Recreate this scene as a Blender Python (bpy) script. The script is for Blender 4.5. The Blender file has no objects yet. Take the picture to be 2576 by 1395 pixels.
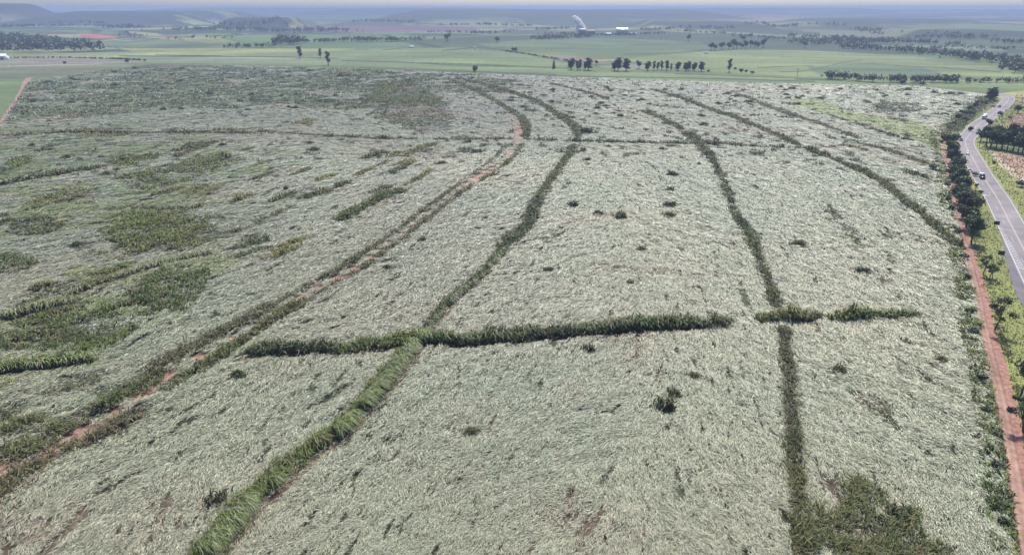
import bpy, math
import numpy as np
R = math.radians
sc = bpy.context.scene
col = sc.collection
rng = np.random.default_rng(11)

# ------------------------------------------------------------------ camera
CAM_H = 80.0                      # a drone 80 m above the field
FOC = 1740.0                      # focal length in pixels of a 2576 px wide frame
V_HOR = 20.0                      # row of the level horizon in that frame
PITCH = math.atan((697.5 - V_HOR) / FOC)
cd = bpy.data.cameras.new("camera"); cam = bpy.data.objects.new("camera", cd); col.objects.link(cam)
cd.sensor_width = 36.0; cd.lens = 36.0 * FOC / 2576.0
cd.clip_start = 1.0; cd.clip_end = 60000.0
cam.location = (0, 0, CAM_H); cam.rotation_euler = (math.pi / 2 - PITCH, 0, 0)
sc.camera = cam

# ------------------------------------------------------------------ sky, sun, exposure
SUN_EL, SUN_AZ = R(54), R(14)     # azimuth from +Y (view direction) towards +X
w = bpy.data.worlds.new("World"); sc.world = w; w.use_nodes = True
nt = w.node_tree; nt.nodes.clear()
sky = nt.nodes.new("ShaderNodeTexSky"); sky.sky_type = 'NISHITA'; sky.sun_disc = False
sky.sun_elevation = SUN_EL; sky.sun_rotation = SUN_AZ
sky.altitude = 500; sky.air_density = 1.0; sky.dust_density = 2.6; sky.ozone_density = 2.5
bg = nt.nodes.new("ShaderNodeBackground"); bg.inputs["Strength"].default_value = 0.085
wo = nt.nodes.new("ShaderNodeOutputWorld")
tint = nt.nodes.new("ShaderNodeMix"); tint.data_type = 'RGBA'; tint.blend_type = 'MULTIPLY'; tint.inputs[0].default_value = 1.0
tint.inputs[7].default_value = (0.90, 0.97, 1.06, 1)      # thin high cloud whitens the warm horizon
nt.links.new(sky.outputs[0], tint.inputs[6]); nt.links.new(tint.outputs[2], bg.inputs[0]); nt.links.new(bg.outputs[0], wo.inputs[0])
sl = bpy.data.lights.new("sun", 'SUN'); so = bpy.data.objects.new("sun", sl); col.objects.link(so)
sl.energy = 3.2; sl.angle = R(4); sl.color = (1.0, 0.935, 0.83)
so.rotation_euler = (math.pi / 2 - SUN_EL, 0, math.pi - SUN_AZ)
so.location = (0, 0, 300)
sc.view_settings.view_transform = 'Standard'; sc.view_settings.look = 'None'
sc.view_settings.exposure = 1.25; sc.view_settings.gamma = 1.0; sc.view_settings.use_curve_mapping = False
cy = sc.cycles
cy.max_bounces = 5; cy.diffuse_bounces = 2; cy.glossy_bounces = 2; cy.transmission_bounces = 3
cy.volume_bounces = 1; cy.transparent_max_bounces = 6; cy.use_denoising = True

# ------------------------------------------------------------------ noise
def _hash(ix, iy, seed):
    with np.errstate(over='ignore'):
        h = (ix.astype(np.int64) * 374761393 + iy.astype(np.int64) * 668265263 + seed * 974634777) & 0xFFFFFFFF
        h = ((h ^ (h >> 13)) * 1274126177) & 0xFFFFFFFF
        h = (h ^ (h >> 16)) & 0xFFFFFFFF
    return h.astype(np.float64) / 4294967295.0
def vn(x, y, seed=0):
    x = np.asarray(x, float); y = np.asarray(y, float)
    ix = np.floor(x); iy = np.floor(y); fx = x - ix; fy = y - iy
    fx = fx * fx * (3 - 2 * fx); fy = fy * fy * (3 - 2 * fy)
    a = _hash(ix, iy, seed); b = _hash(ix + 1, iy, seed); c = _hash(ix, iy + 1, seed); d = _hash(ix + 1, iy + 1, seed)
    return (a * (1 - fx) + b * fx) * (1 - fy) + (c * (1 - fx) + d * fx) * fy
def fbm(x, y, seed=0, octs=4):
    s = 0; a = 0.5; t = 0
    for k in range(octs):
        s = s + a * vn(x * 2 ** k, y * 2 ** k, seed + 17 * k); t += a; a *= 0.5
    return s / t
def sst(a, b, x):
    t = np.clip((x - a) / (b - a), 0, 1); return t * t * (3 - 2 * t)

# ------------------------------------------------------------------ land form
# hills: (u0, u1, row of the crest, distance, depth of the front slope, softness of the ends in px)
HILLS = [(-420, 95, 9.5, 4600, 420, 40), (628, 755, 41.5, 3300, 260, 24), (1070, 1690, 24, 5600, 2300, 110),
         (1630, 1835, 50, 3000, 500, 45), (2290, 2480, 70, 2150, 300, 60), (285, 560, 27, 4700, 900, 90),
         (120, 300, 31, 5200, 900, 80), (2000, 2290, 44, 3600, 900, 110), (520, 900, 20, 9500, 2500, 200),
         (1650, 2100, 20.5, 9000, 2500, 260), (2150, 2700, 24, 8200, 2500, 260), (900, 1240, 20, 8200, 2200, 160)]
def height(x, y):
    x = np.asarray(x, float); y = np.asarray(y, float)
    d = np.hypot(x, y)
    n1 = fbm(x / 700 + 3.1, y / 700, 5, 3) - 0.5
    n2 = fbm(x / 2600 + 1.7, y / 2600, 9, 3) - 0.5
    h = sst(1000, 1900, d) * n1 * 34 + sst(2000, 6000, d) * n2 * 80
    yy = np.maximum(y, 1.0)
    for (u0, u1, vt, D, dep, soft) in HILLS:
        k = D / FOC
        zt = CAM_H - D * (vt - V_HOR) / FOC
        xa, xb, sf = (u0 - 1288) * k, (u1 - 1288) * k, soft * k
        lat = sst(xa - sf, xa + sf * 0.3, x) * (1 - sst(xb - sf * 0.3, xb + sf, x))
        dp = sst(D - dep, D - dep * 0.15, yy) * (1 - sst(D + dep * 0.6, D + dep * 1.8, yy))
        f = lat * dp * np.where(y > 0, 1, 0)
        rough = 1 + 0.06 * (fbm(x / 90, y / 90, 21, 3) - 0.5)
        h = np.maximum(h, zt * f * rough + h * (1 - f))
    return np.minimum(h, 106)

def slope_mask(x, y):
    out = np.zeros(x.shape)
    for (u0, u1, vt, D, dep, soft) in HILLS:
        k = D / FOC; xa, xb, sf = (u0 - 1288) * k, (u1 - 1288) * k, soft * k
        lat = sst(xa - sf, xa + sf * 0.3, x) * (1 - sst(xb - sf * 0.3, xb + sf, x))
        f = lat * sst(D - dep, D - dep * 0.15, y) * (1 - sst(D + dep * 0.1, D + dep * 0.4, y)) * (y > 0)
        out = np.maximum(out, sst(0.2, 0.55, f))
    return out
SP, CP = math.sin(PITCH), math.cos(PITCH)
def ray(u, v):
    a = (np.asarray(u, float) - 1288) / FOC; b = -(np.asarray(v, float) - 697.5) / FOC
    return np.stack([a, CP + b * SP, -SP + b * CP], -1)
_T = np.exp(np.linspace(math.log(60), math.log(24000), 900))
def at(u, v):
    """the point of the land seen along the ray through (u, v)"""
    d = ray(u, v); one = d.ndim == 1
    d = np.atleast_2d(d); out = []
    for q in d:
        if q[2] < 0 and CAM_H / -q[2] * math.hypot(q[0], q[1]) < 990:
            t = CAM_H / -q[2]
        else:
            z = CAM_H + _T * q[2] - height(_T * q[0], _T * q[1])
            i = np.where(z < 0)[0]; i = i[0] if len(i) else len(_T) - 1
            z0, z1 = z[max(i - 1, 0)], z[i]
            f = z0 / (z0 - z1) if z0 > z1 else 1.0
            t = _T[max(i - 1, 0)] + (_T[i] - _T[max(i - 1, 0)]) * min(max(f, 0), 1)
        out.append((q[0] * t, q[1] * t))
    out = np.array(out)
    return out[0] if one else out
def atl(pts):
    p = np.array(pts, float); return at(p[:, 0], p[:, 1])
def inside(x, y, poly):
    res = np.zeros(x.shape, bool)
    m = (x >= poly[:, 0].min()) & (x <= poly[:, 0].max()) & (y >= poly[:, 1].min()) & (y <= poly[:, 1].max())
    xs, ys = x[m], y[m]; r = np.zeros(xs.shape, bool)
    j = len(poly) - 1
    for i in range(len(poly)):
        xi, yi = poly[i]; xj, yj = poly[j]
        if yi != yj:
            c = ((yi > ys) != (yj > ys)) & (xs < (xj - xi) * (ys - yi) / (yj - yi) + xi)
            r ^= c
        j = i
    res[m] = r; return res
def smooth(pts, step):
    """Catmull-Rom through the points, resampled"""
    p = np.asarray(pts, float)
    if len(p) < 2: return p
    q = np.vstack([2 * p[0] - p[1], p, 2 * p[-1] - p[-2]])
    out = []
    for i in range(1, len(q) - 2):
        n = max(int(np.linalg.norm(q[i + 1] - q[i]) / step), 2)
        for t in np.arange(n) / n:
            out.append(0.5 * (2 * q[i] + (q[i + 1] - q[i - 1]) * t + (2 * q[i - 1] - 5 * q[i] + 4 * q[i + 1] - q[i + 2]) * t * t
                              + (3 * q[i] - q[i - 1] - 3 * q[i + 1] + q[i + 2]) * t ** 3))
    out.append(p[-1]); return np.array(out)
def dist_line(x, y, line):
    best = np.full(x.shape, 1e9)
    for a, b in zip(line[:-1], line[1:]):
        ab = b - a; L = max(ab @ ab, 1e-9)
        t = np.clip(((x - a[0]) * ab[0] + (y - a[1]) * ab[1]) / L, 0, 1)
        best = np.minimum(best, np.hypot(x - a[0] - t * ab[0], y - a[1] - t * ab[1]))
    return best

# ------------------------------------------------------------------ materials
def new_mat(name):
    m = bpy.data.materials.new(name); m.use_nodes = True
    return m, m.node_tree, m.node_tree.nodes["Principled BSDF"]
def leaf_mat(name, rough=0.5, spec=0.4, trans=0.25):
    m, t, p = new_mat(name)
    a = t.nodes.new("ShaderNodeVertexColor"); a.layer_name = "Col"
    p.inputs["Roughness"].default_value = rough; p.inputs["Specular IOR Level"].default_value = spec
    tr = t.nodes.new("ShaderNodeBsdfTranslucent"); mx = t.nodes.new("ShaderNodeMixShader"); mx.inputs[0].default_value = trans
    t.links.new(a.outputs[0], p.inputs["Base Color"]); t.links.new(a.outputs[0], tr.inputs[0])
    t.links.new(p.outputs[0], mx.inputs[1]); t.links.new(tr.outputs[0], mx.inputs[2])
    t.links.new(mx.outputs[0], t.nodes["Material Output"].inputs[0])
    return m
def noise_mat(name, c1, c2, scale, rough=0.9, detail=6, vcol=False, bump=0.0, scale2=None):
    m, t, p = new_mat(name)
    tc = t.nodes.new("ShaderNodeTexCoord")
    n = t.nodes.new("ShaderNodeTexNoise"); n.inputs["Scale"].default_value = scale; n.inputs["Detail"].default_value = detail
    t.links.new(tc.outputs["Object"], n.inputs["Vector"])
    r = t.nodes.new("ShaderNodeValToRGB"); r.color_ramp.elements[0].position = 0.3; r.color_ramp.elements[1].position = 0.7
    r.color_ramp.elements[0].color = (*c1, 1); r.color_ramp.elements[1].color = (*c2, 1)
    t.links.new(n.outputs[0], r.inputs[0]); src = r.outputs[0]
    if scale2:
        n2 = t.nodes.new("ShaderNodeTexNoise"); n2.inputs["Scale"].default_value = scale2; n2.inputs["Detail"].default_value = 4
        t.links.new(tc.outputs["Object"], n2.inputs["Vector"])
        r2 = t.nodes.new("ShaderNodeValToRGB"); r2.color_ramp.elements[0].position = 0.3; r2.color_ramp.elements[1].position = 0.7
        r2.color_ramp.elements[0].color = (0.72, 0.72, 0.72, 1); r2.color_ramp.elements[1].color = (1.15, 1.15, 1.15, 1)
        t.links.new(n2.outputs[0], r2.inputs[0])
        mm = t.nodes.new("ShaderNodeMix"); mm.data_type = 'RGBA'; mm.blend_type = 'MULTIPLY'; mm.inputs[0].default_value = 1
        t.links.new(src, mm.inputs[6]); t.links.new(r2.outputs[0], mm.inputs[7]); src = mm.outputs[2]
    if vcol:
        a = t.nodes.new("ShaderNodeVertexColor"); a.layer_name = "Col"
        mm = t.nodes.new("ShaderNodeMix"); mm.data_type = 'RGBA'; mm.blend_type = 'MULTIPLY'; mm.inputs[0].default_value = 1
        t.links.new(src, mm.inputs[6]); t.links.new(a.outputs[0], mm.inputs[7]); src = mm.outputs[2]
    t.links.new(src, p.inputs["Base Color"])
    p.inputs["Roughness"].default_value = rough; p.inputs["Specular IOR Level"].default_value = 0.25
    if bump:
        b = t.nodes.new("ShaderNodeBump"); b.inputs["Strength"].default_value = bump; b.inputs["Distance"].default_value = 0.3
        t.links.new(n.outputs[0], b.inputs["Height"]); t.links.new(b.outputs[0], p.inputs["Normal"])
    return m
M_CANE = leaf_mat("lodged_cane_leaf", 0.45, 0.5, 0.2)
M_GREEN = leaf_mat("standing_cane_leaf", 0.6, 0.18, 0.3)
M_LEAF = leaf_mat("tree_leaf", 0.55, 0.3, 0.22)
M_GRASS = leaf_mat("grass_blade", 0.6, 0.3, 0.3)
M_BARK = noise_mat("bark", (0.05, 0.04, 0.03), (0.12, 0.10, 0.08), 3.0)
M_GROUND = noise_mat("land", (0.78, 0.78, 0.78), (1.15, 1.15, 1.12), 0.11, 0.95, 8, True, 0.25, 0.006)
M_SOIL = noise_mat("red_soil", (0.19, 0.108, 0.082), (0.31, 0.20, 0.165), 0.55, 0.95, 8, True, 0.4, 0.06)

def paint_mat(name, c, rough=0.4, metal=0.0, spec=0.5):
    m = noise_mat(name, tuple(x * 0.9 for x in c), c, 2.0, rough)
    p = m.node_tree.nodes["Principled BSDF"]; p.inputs["Metallic"].default_value = metal; p.inputs["Specular IOR Level"].default_value = spec
    return m
M_WHITE = paint_mat("white_paint", (0.78, 0.78, 0.76)); M_CARDARK = paint_mat("dark_car_paint", (0.03, 0.03, 0.035), 0.3)
M_SILVER = paint_mat("silver_car_paint", (0.5, 0.5, 0.5), 0.3, 0.3); M_RED = paint_mat("red_paint", (0.45, 0.05, 0.04))
M_GLASS = paint_mat("dark_glass", (0.02, 0.025, 0.03), 0.1); M_TYRE = paint_mat("tyre_rubber", (0.02, 0.02, 0.02), 0.8)
M_CHROME = paint_mat("wheel_metal", (0.45, 0.45, 0.45), 0.35, 0.8); M_TARP = paint_mat("green_tarpaulin", (0.22, 0.30, 0.24), 0.7)
M_STEEL = paint_mat("galvanised_steel", (0.35, 0.36, 0.37), 0.5, 0.6); M_SIGNBACK = paint_mat("dark_sign_back", (0.035, 0.035, 0.04), 0.6)
M_ROOF = paint_mat("pale_metal_roof", (0.75, 0.76, 0.75), 0.5); M_WALL = paint_mat("mill_wall", (0.33, 0.28, 0.28), 0.8)
M_SHED = paint_mat("grey_cladding", (0.42, 0.42, 0.46), 0.7); M_BRICK = paint_mat("dusky_brick", (0.28, 0.2, 0.2), 0.9)
M_LAMP = paint_mat("lamp_lens", (0.6, 0.5, 0.45), 0.2)

# ------------------------------------------------------------------ mesh helpers
def mesh_np(name, V, F, mat, C=None, smooth_sh=False):
    """V (n,3), F (m,4) with -1 in the last column for a triangle"""
    me = bpy.data.meshes.new(name)
    F = np.asarray(F, np.int32)
    quads = F[:, 3] >= 0
    me.vertices.add(len(V)); me.vertices.foreach_set("co", np.asarray(V, np.float32).ravel())
    if quads.all():
        loops = F.ravel(); tot = np.full(len(F), 4, np.int32)
    else:
        tot = np.where(quads, 4, 3).astype(np.int32)
        loops = F.ravel()[F.ravel() >= 0]
    start = np.concatenate([[0], np.cumsum(tot)[:-1]]).astype(np.int32)
    me.loops.add(len(loops)); me.loops.foreach_set("vertex_index", loops)
    me.polygons.add(len(F)); me.polygons.foreach_set("loop_start", start); me.polygons.foreach_set("loop_total", tot)
    if C is not None:
        a = me.color_attributes.new("Col", 'FLOAT_COLOR', 'POINT')
        c = np.ones((len(V), 4), np.float32); c[:, :3] = C
        a.data.foreach_set("color", c.ravel())
    if mat: me.materials.append(mat)
    me.update(calc_edges=True)
    if smooth_sh: me.polygons.foreach_set("use_smooth", np.ones(len(F), bool))
    return me
def link(name, me, parent=None, loc=None, rz=0.0, label=None, cat=None, group=None, kind=None, sc_=None):
    o = bpy.data.objects.new(name, me); col.objects.link(o)
    if parent: o.parent = parent
    if loc is not None: o.location = loc
    if rz: o.rotation_euler = (0, 0, rz)
    if sc_ is not None: o.scale = (sc_, sc_, sc_) if np.isscalar(sc_) else sc_
    if label: o["label"] = label
    if cat: o["category"] = cat
    if group: o["group"] = group
    if kind: o["kind"] = kind
    return o
def copy_tree(o, parent=None):
    c = o.copy(); col.objects.link(c)
    if parent: c.parent = parent
    for ch in list(o.children): copy_tree(ch, c)
    return c
class MB:
    """collects numpy pieces into one mesh"""
    def __init__(s): s.V = []; s.F = []; s.C = []; s.n = 0
    def add(s, V, F, C=None):
        V = np.asarray(V, float); s.V.append(V); F = np.asarray(F, np.int64).copy()
        F[F >= 0] += s.n; s.F.append(F); s.n += len(V)
        s.C.append(np.ones((len(V), 3)) if C is None else np.broadcast_to(np.asarray(C, float), (len(V), 3)))
    def box(s, c, d, taper=1.0, C=None):
        c = np.array(c, float); hx, hy, hz = np.array(d, float) / 2
        t = taper
        V = [(-hx, -hy, -hz), (hx, -hy, -hz), (hx, hy, -hz), (-hx, hy, -hz), (-hx * t, -hy * t, hz), (hx * t, -hy * t, hz), (hx * t, hy * t, hz), (-hx * t, hy * t, hz)]
        s.add(np.array(V) + c, [(0, 3, 2, 1), (4, 5, 6, 7), (0, 1, 5, 4), (1, 2, 6, 5), (2, 3, 7, 6), (3, 0, 4, 7)], C)
    def tube(s, pts, rad, n=7, C=None, cap=True):
        pts = np.array(pts, float); rad = np.broadcast_to(np.asarray(rad, float), (len(pts),))
        V = []; 
        for i, p in enumerate(pts):
            t = pts[min(i + 1, len(pts) - 1)] - pts[max(i - 1, 0)]; t = t / (np.linalg.norm(t) + 1e-9)
            a = np.cross(t, (0, 0, 1) if abs(t[2]) < 0.9 else (1, 0, 0)); a /= np.linalg.norm(a); b = np.cross(t, a)
            for k in range(n):
                an = 2 * math.pi * k / n; V.append(p + rad[i] * (a * math.cos(an) + b * math.sin(an)))
        F = [(i * n + k, i * n + (k + 1) % n, (i + 1) * n + (k + 1) % n, (i + 1) * n + k) for i in range(len(pts) - 1) for k in range(n)]
        if cap:
            V += [pts[0], pts[-1]]; L = len(V)
            F += [(L - 2, (k + 1) % n, k, -1) for k in range(n)] + [(L - 1, (len(pts) - 1) * n + k, (len(pts) - 1) * n + (k + 1) % n, -1) for k in range(n)]
        s.add(V, F, C)
    def prism(s, prof, x0, x1, C=None):
        """profile in (y, z), extruded along x"""
        n = len(prof); V = [(x0, a, b) for a, b in prof] + [(x1, a, b) for a, b in prof]
        ca = np.mean(prof, 0); V += [(x0, *ca), (x1, *ca)]
        F = [(k, (k + 1) % n, n + (k + 1) % n, n + k) for k in range(n)] + [(2 * n, (k + 1) % n, k, -1) for k in range(n)] + [(2 * n + 1, n + k, n + (k + 1) % n, -1) for k in range(n)]
        s.add(V, F, C)
    def mesh(s, name, mat, vc=False, sm=False):
        return mesh_np(name, np.vstack(s.V), np.vstack(s.F), mat, np.vstack(s.C) if vc else None, sm)

def blades(base, yaw, L, W, p0, bend, roll, cb, ct, two=True, curl=None):
    """leaves as bent ribbons; all inputs are arrays over the leaves"""
    n = len(base); base = np.asarray(base, float)
    B = lambda a: np.broadcast_to(np.asarray(a, float), (n,))
    yaw, L, W, p0, bend, roll = map(B, (yaw, L, W, p0, bend, roll))
    cyw, syw = np.cos(yaw), np.sin(yaw)
    wv = np.stack([-syw * np.cos(roll), cyw * np.cos(roll), np.sin(roll)], -1) * W[:, None]
    st = lambda p, a=0.0: np.stack([np.cos(yaw + a) * np.cos(p), np.sin(yaw + a) * np.cos(p), np.sin(p)], -1)
    cu = 0.0 if curl is None else curl
    cb = np.broadcast_to(cb, (n, 3)); ct = np.broadcast_to(ct, (n, 3))
    if two:
        q1 = base + 0.5 * L[:, None] * st(p0); q2 = q1 + 0.5 * L[:, None] * st(p0 - bend, cu)
        V = np.stack([base - .35 * wv, base + .35 * wv, q1 - .5 * wv, q1 + .5 * wv, q2 - .1 * wv, q2 + .1 * wv], 1).reshape(-1, 3)
        m = 0.45 * cb + 0.55 * ct
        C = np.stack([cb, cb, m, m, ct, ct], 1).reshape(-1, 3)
        k = np.arange(n)[:, None] * 6
        F = np.concatenate([k + np.array([[0, 1, 3, 2]]), k + np.array([[2, 3, 5, 4]])], 1).reshape(-1, 4)
    else:
        q2 = base + L[:, None] * st(p0 - 0.4 * bend)
        V = np.stack([base - .45 * wv, base + .45 * wv, q2 + .2 * wv, q2 - .2 * wv], 1).reshape(-1, 3)
        C = np.stack([cb, cb, ct, ct], 1).reshape(-1, 3)
        F = (np.arange(n)[:, None] * 4 + np.array([[0, 1, 2, 3]]))
    return V, F, C

# ================================================================== layout of the field (lines drawn as rows of cane)
TRACK_F = [(-120, 1235), (0, 1185), (130, 1135), (200, 1092), (290, 1040), (350, 990), (420, 945), (500, 900), (580, 852), (700, 785), (800, 725), (870, 690), (930, 650), (1010, 590), (1100, 520),
           (1180, 462), (1230, 432), (1275, 395), (1300, 360), (1305, 330), (1297, 305), (1270, 280), (1230, 255), (1180, 225), (1120, 200)]
TRACK_R = [(2605, 1520), (2585, 1395), (2562, 1250), (2545, 1150), (2518, 1010), (2492, 900), (2470, 800), (2452, 720), (2432, 640), (2412, 560), (2396, 495), (2384, 440), (2372, 385), (2365, 350), (2374, 330), (2400, 306), (2440, 272), (2478, 247)]
ROAD_C = [(2720, 900), (2656, 780), (2594, 663), (2541, 561), (2508, 498), (2472, 443), (2448, 400), (2431, 370), (2429, 352), (2442, 335), (2459, 315), (2480, 300), (2506, 280), (2525, 265), (2537, 250), (2529, 241), (2508, 236)]
tf = smooth(atl(TRACK_F), 4.0); tr = smooth(atl(TRACK_R), 4.0)
FIELD = [(-260, 1600), (-260, 420), (0, 318), (72, 205), (380, 162), (700, 168), (1100, 182), (1400, 194), (1900, 210), (2300, 217), (2478, 238), (2398, 302), (2362, 340), (2364, 390), (2378, 440), (2386, 495),
         (2400, 560), (2420, 640), (2440, 720), (2455, 800), (2470, 900), (2490, 1010), (2512, 1150), (2530, 1250), (2545, 1395), (2560, 1600)]
field = atl(FIELD)

# ------------------------------------------------------------------ ground: one sheet out to the horizon
def build_ground():
    az = np.concatenate([np.linspace(-180, -52, 40), np.linspace(-49, 49, 820), np.linspace(52, 180, 40)[:-1]])
    az = np.radians(az)
    rr = np.concatenate([[0.5, 20, 45], np.exp(np.linspace(math.log(62), math.log(25000), 1200))])
    A, D = np.meshgrid(az, rr)
    x = (D * np.sin(A)).ravel(); y = (D * np.cos(A)).ravel()
    z = height(x, y); d = D.ravel()
    # base: patchwork of cane fields and pasture
    a = 0.5 * (x + 0.35 * y); b = 0.5 * (y - 0.3 * x)
    cell = _hash(np.floor(a / 260 + 0.5 * fbm(x / 500, y / 500, 3, 2)), np.floor(b / 330 + 0.4 * fbm(x / 400, y / 400, 4, 2)), 77)
    pal = np.array([(0.085, 0.14, 0.055), (0.12, 0.175, 0.07), (0.07, 0.11, 0.05), (0.19, 0.22, 0.10), (0.045, 0.08, 0.036), (0.17, 0.19, 0.10), (0.24, 0.19, 0.14), (0.095, 0.155, 0.06)])
    C = pal[(cell * 7.999).astype(int)]
    big = fbm(x / 1800 + 5, y / 900, 41, 4)[:, None]
    C = C * (0.3 + 0.85 * big)
    fa = a / 260 + 0.5 * fbm(x / 500, y / 500, 3, 2); fb = b / 330 + 0.4 * fbm(x / 400, y / 400, 4, 2)
    edge = np.minimum(np.abs(fa - np.round(fa)), np.abs(fb - np.round(fb)))
    C = np.where(((edge < 0.035) & (vn(x / 300, y / 300, 12) > 0.45))[:, None], C * 0.4, C)
    woodn = fbm(x / 420 + 9, y / 240, 55, 4)
    far = sst(1450, 2000, d)
    C = np.where(((woodn > 0.54) & (far > 0.5))[:, None], np.array([0.025, 0.04, 0.02]), C)
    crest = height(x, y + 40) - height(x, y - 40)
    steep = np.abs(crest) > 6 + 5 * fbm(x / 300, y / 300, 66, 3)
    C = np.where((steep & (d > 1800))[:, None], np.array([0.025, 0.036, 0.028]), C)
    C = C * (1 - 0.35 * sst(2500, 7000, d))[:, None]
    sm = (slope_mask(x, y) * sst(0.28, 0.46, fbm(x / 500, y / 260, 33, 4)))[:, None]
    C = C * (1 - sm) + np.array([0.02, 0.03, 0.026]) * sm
    near = (d < 1500)
    C[near] = np.array([0.074, 0.102, 0.033]) * (0.8 + 0.4 * fbm(x[near] / 160, y[near] / 80, 61, 4))[:, None]
    def paint(poly, c, nz=0.25, s=25.0):
        P = atl(poly); m = inside(x, y, P)
        k = 1 - nz / 2 + nz * fbm(x[m] / s, y[m] / s, 71, 4)
        k = k * (1 + 0.9 * sst(850, 1050, d[m]) * (fbm(x[m] / 260 + 0.002 * y[m], (y[m] + 0.12 * x[m]) / 34, 73, 3) - 0.5))
        C[m] = np.array(c)[None] * k[:, None] * tone
    tone = 0.64
    PURP = (0.135, 0.08, 0.095); GRN = (0.13, 0.19, 0.075); LGRN = (0.235, 0.26, 0.095); YG = (0.25, 0.27, 0.12); BRN = (0.17, 0.12, 0.10); RED = (0.42, 0.14, 0.12); OLV = (0.145, 0.16, 0.095)
    paint([(770, 63), (1000, 61), (1210, 70), (1195, 79), (860, 82), (700, 76)], PURP, 0.3)
    # left: pasture, red soil, stubble
    paint([(-200, 150), (372, 153), (300, 175), (75, 197), (-200, 205)], OLV, 0.25, 40)
    paint([(-200, 150), (120, 145), (300, 150), (365, 154), (300, 160), (-200, 168)], (0.20, 0.19, 0.15), 0.2)
    paint([(-160, 168), (120, 164), (260, 160), (260, 161.5), (120, 165.6), (-160, 170)], (0.30, 0.30, 0.2), 0.1)
    paint([(-200, 205), (70, 198), (55, 225), (0, 300), (-200, 380)], (0.13, 0.19, 0.075), 0.3)
    paint([(280, 132), (700, 122), (1240, 145), (1100, 170), (380, 158)], (0.17, 0.23, 0.10), 0.25, 60)
    paint([(300, 122), (560, 121), (900, 122), (700, 141), (400, 141)], LGRN, 0.2, 60)
    paint([(360, 143), (800, 146), (1050, 160), (700, 162), (380, 158)], (0.16, 0.20, 0.10), 0.2, 60)
    paint([(90, 95), (430, 100), (560, 110), (560, 121), (300, 121), (200, 114), (110, 100)], (0.12, 0.165, 0.085), 0.25, 50)
    paint([(20, 79), (150, 79), (330, 90), (440, 101), (300, 96), (200, 88)], (0.11, 0.085, 0.075), 0.3)
    paint([(60, 86), (200, 87), (210, 96), (100, 95)], YG, 0.15)
    paint([(195, 85), (230, 86), (300, 93), (285, 98), (235, 97), (212, 94)], RED, 0.3)
    paint([(320, 78), (400, 85), (440, 99), (380, 92), (330, 84)], YG, 0.2)
    paint([(405, 84), (440, 91), (465, 103), (440, 99)], (0.2, 0.11, 0.09), 0.3)
    paint([(470, 86), (560, 96), (600, 108), (560, 108), (500, 98)], LGRN, 0.2)
    # centre: the two green hills and the brown land between them
    paint([(930, 122), (1060, 118), (1190, 121), (1290, 133), (1420, 157), (1470, 182), (1300, 183), (1050, 170), (900, 150)], (0.155, 0.215, 0.085), 0.25, 70)
    paint([(1200, 110), (1500, 96), (1760, 105), (1800, 122), (1500, 138), (1280, 128)], (0.095, 0.15, 0.06), 0.3, 60)
    paint([(1350, 139), (1440, 141), (1500, 148), (1540, 160), (1470, 158), (1410, 153)], (0.20, 0.155, 0.115), 0.3, 20)
    paint([(1500, 165), (1580, 160), (1700, 172), (1560, 176)], (0.21, 0.22, 0.15), 0.2)
    paint([(1560, 150), (1750, 132), (1860, 126), (2010, 126), (2300, 142), (2520, 166), (2576, 190), (2540, 207), (2330, 205), (2080, 196), (1800, 182)], (0.18, 0.225, 0.085), 0.3, 70)
    paint([(2030, 168), (2200, 158), (2330, 172), (2400, 195), (2200, 196), (2060, 188)], (0.105, 0.155, 0.07), 0.3, 60)
    paint([(2250, 150), (2520, 168), (2560, 180), (2440, 176)], (0.20, 0.25, 0.10), 0.25, 40)
    paint([(1380, 184), (1550, 180), (2080, 198), (2330, 207), (2600, 210), (2600, 224), (2300, 216), (1900, 209), (1400, 193)], (0.15, 0.205, 0.085), 0.3, 30)
    paint([(2120, 118), (2300, 112), (2500, 118), (2540, 130), (2300, 128)], (0.15, 0.19, 0.11), 0.25)
    def line(pts, c, wd=1.3):
        q = np.array(pts, float); nz, sv = 0.1, tone
        paint([tuple(a) for a in np.vstack([q + [0, -wd * 0.9], (q + [0, wd * 0.9])[::-1]])], c, 0.2)
    DK = (0.05, 0.075, 0.035); PL = (0.28, 0.27, 0.17)
    for pts, c, wd in (([(1060, 158), (1230, 163), (1420, 172), (1500, 180)], DK, 1.4), ([(860, 153), (1000, 156), (1120, 163), (1300, 168)], DK, 1.4), ([(1560, 138), (1700, 133), (1790, 127)], DK, 1.4), ([(1905, 171), (1975, 167), (2050, 166)], DK, 1.2),
                       ([(1960, 181), (2010, 180), (2050, 175), (2110, 160), (2170, 150)], DK, 1.0), ([(1700, 187), (1900, 194), (2100, 202), (2330, 212)], DK, 2.4), ([(300, 140), (700, 143), (850, 147)], DK, 1.3), ([(1500, 152), (1580, 150)], PL, 1.5),
                       ([(2250, 165), (2400, 172), (2520, 182)], DK, 1.2), ([(1590, 112), (1800, 112), (1850, 117)], DK, 1.3), ([(390, 138), (560, 141)], DK, 1.3), ([(1110, 128), (1200, 119), (1290, 128), (1430, 156)], DK, 1.6), ([(960, 127), (1030, 119), (1120, 120)], DK, 1.0),
                       ([(1390, 191), (1700, 196), (2050, 205)], DK, 1.6), ([(1500, 185), (1720, 189), (2000, 199)], (0.2, 0.25, 0.11), 1.6), ([(300, 143), (640, 146), (760, 150)], PL, 1.0), ([(2120, 202), (2330, 209), (2576, 212)], (0.22, 0.27, 0.1), 1.6),
                       ([(900, 170), (1100, 177), (1400, 188)], DK, 1.5), ([(0, 92), (300, 121)], DK, 1.0), ([(1470, 163), (1560, 165)], DK, 1.4), ([(1920, 126), (2100, 131), (2300, 143)], (0.24, 0.27, 0.13), 1.0)):
        line(pts, c, wd)
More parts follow.
